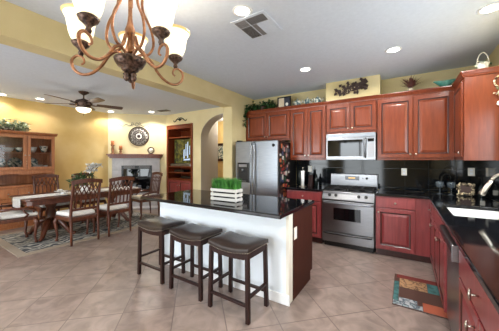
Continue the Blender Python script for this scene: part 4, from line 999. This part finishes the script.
for k in range(5):
    a = math.radians(72*k); c_, s_ = math.cos(a), math.sin(a); q = B()
    P = lambda r, w_, z: Vector((c_*r-s_*w_, s_*r+c_*w_, z))
    out = [(.22, -.045), (.45, -.068), (.66, -.072), (.70, -.055), (.70, .055), (.66, .072), (.45, .068), (.22, .045)]
    A = [q.verts.new(P(r, w_, .215-w_*.20+.004)) for r, w_ in out]; C_ = [q.verts.new(P(r, w_, .215-w_*.20-.004)) for r, w_ in out]
    q.faces.new(A); q.faces.new(C_[::-1])
    for i in range(8): q.faces.new((A[i], C_[i], C_[(i+1) % 8], A[(i+1) % 8]))
    bl = obj('blade', q, 'cherry_dark', t)
    q = B(); tube(q, [P(.12, 0, .20), P(.20, 0, .195), P(.27, 0, .203)], [.016, .012, .010], 6); obj('blade_iron', q, 'bronze_dark', bl)
l = bpy.data.lights.new('fan_lamp', 'POINT'); l.energy = 2; l.color = (1, .9, .75); l.shadow_soft_size = .1; o = bpy.data.objects.new('fan_lamp', l); COL.objects.link(o); o.location = (-5.37, 2.29, 2.22)

# chandelier
CX, CY = -1.475, .895
t = thing('chandelier', 'copper-bronze scroll chandelier with five frosted bell shades', 'chandelier', (CX, CY, 1.90))
def ch(z): return z-1.90
q = B(); lathe(q, [(0, .045), (.02, .05), (.035, .06), (.05, .07), (.052, .085), (.075, .095), (.09, .12), (.095, .138), (.086, .145), (.05, .15), (.03, .17)], seg=24); obj('lower_bowl', q, 'bronze_dark', t)
for k in range(3):
    a = 2*PI*k/3+.4; q = B(); lathe(q, [(0, -.005), (.012, .003), (.02, .018), (.014, .032), (.021, .042), (.010, .056)], (.024*math.cos(a), .024*math.sin(a), 0), 10); obj('finial', q, 'bronze_dark', t)
q = B(); lathe(q, [(.022, .17), (.030, .20), (.022, .23), (.014, .27), (.026, .30), (.031, .325), (.022, .35), (.016, .38), (.012, .42), (.012, .60), (.02, .62), (.02, .66), (0, .68)], seg=18); obj('column', q, 'bronze', t)
q = B()
zz_ = .69
k = 0
while zz_ < ZC-1.90-.05:
    ra_ = (0 if k % 2 == 0 else PI/2)
    tube(q, [(.010*math.cos(b_)*math.cos(ra_), .010*math.cos(b_)*math.sin(ra_), zz_+.018*math.sin(b_)) for b_ in [2*PI*j/10 for j in range(11)]], .003, 5); zz_ += .027; k += 1
obj('chain', q, 'bronze', t)
q = B(); lathe(q, [(.0, ZC-1.90-.06), (.03, ZC-1.90-.05), (.065, ZC-1.90-.0005)], seg=18); obj('canopy', q, 'bronze', t)
for k in range(5):
    a = math.radians(-104+72*k+32.6); c_, s_ = math.cos(a), math.sin(a)
    P = lambda r, z: (c_*r, s_*r, z)
    q = B()
    # main arm: out of the bowl, dipping, then curling up under the cup
    arm = [(.03, .16), (.08, .19), (.13, .16), (.18, .09), (.24, .045), (.30, .04), (.345, .075), (.355, .125), (.325, .155), (.29, .145), (.28, .115), (.297, .10)]
    # smooth
    sm = []
    for i in range(len(arm)-1):
        p0 = arm[max(i-1, 0)]; p1 = arm[i]; p2 = arm[i+1]; p3 = arm[min(i+2, len(arm)-1)]
        for j in range(4):
            u_ = j/4; f = lambda A0, A1, A2, A3: .5*((2*A1)+(-A0+A2)*u_+(2*A0-5*A1+4*A2-A3)*u_*u_+(-A0+3*A1-3*A2+A3)*u_**3)
            sm.append((f(p0[0], p1[0], p2[0], p3[0]), f(p0[1], p1[1], p2[1], p3[1])))
    sm.append(arm[-1])
    tube(q, [P(r, z) for r, z in sm], [.0095 if i < len(sm)*.6 else .0095-.004*(i-len(sm)*.6)/(len(sm)*.4) for i in range(len(sm))], 8)
    am = obj('arm', q, 'bronze', t)
    # inner cage scroll
    q = B(); cg = [(.03, .30), (.06, .21), (.11, .20), (.145, .27), (.13, .37), (.08, .47), (.075, .56), (.11, .61), (.14, .58), (.125, .545)]
    sm = []
    for i in range(len(cg)-1):
        p0 = cg[max(i-1, 0)]; p1 = cg[i]; p2 = cg[i+1]; p3 = cg[min(i+2, len(cg)-1)]
        for j in range(4):
            u_ = j/4; f = lambda A0, A1, A2, A3: .5*((2*A1)+(-A0+A2)*u_+(2*A0-5*A1+4*A2-A3)*u_*u_+(-A0+3*A1-3*A2+A3)*u_**3)
            sm.append((f(p0[0], p1[0], p2[0], p3[0]), f(p0[1], p1[1], p2[1], p3[1])))
    sm.append(cg[-1]); tube(q, [P(r, z) for r, z in sm], .0085, 8); obj('cage_scroll', q, 'bronze', t)
    q = B(); lathe(q, [(.010, .155), (.016, .17), (.012, .185), (.022, .20), (.045, .22), (.052, .235), (.040, .245)], (c_*.30, s_*.30, 0), 16); cp_ = obj('candle_cup', q, 'bronze_dark', t)
    q = B(); pr_ = [(.040, .246), (.056, .262), (.068, .30), (.074, .34), (.080, .375), (.094, .405)]
    lathe(q, pr_+[(r-.003, z) for r, z in pr_[::-1]], (c_*.30, s_*.30, 0), 24, cap=False); sh = obj('glass_shade', q, 'shade', t)
    q = B(); lathe(q, [(.0945, .4055), (.104, .418), (.101, .420), (.091, .4055)], (c_*.30, s_*.30, 0), 24, cap=False); obj('amber_rim', q, 'shade_rim', sh)
    l = bpy.data.lights.new('chandelier_bulb', 'POINT'); l.energy = 2.2; l.color = (1, .9, .76); l.shadow_soft_size = .03; o = bpy.data.objects.new('chandelier_bulb', l); COL.objects.link(o); o.location = (CX+c_*.30, CY+s_*.30, 1.9+.36)
# added fill light that brightens the hall, with no fixture of its own
l = bpy.data.lights.new('hall_fill', 'POINT'); l.energy = 26; l.color = (1, .88, .7); l.shadow_soft_size = .15; o = bpy.data.objects.new('hall_fill', l); COL.objects.link(o); o.location = (-4.6, 6.0, 2.4)
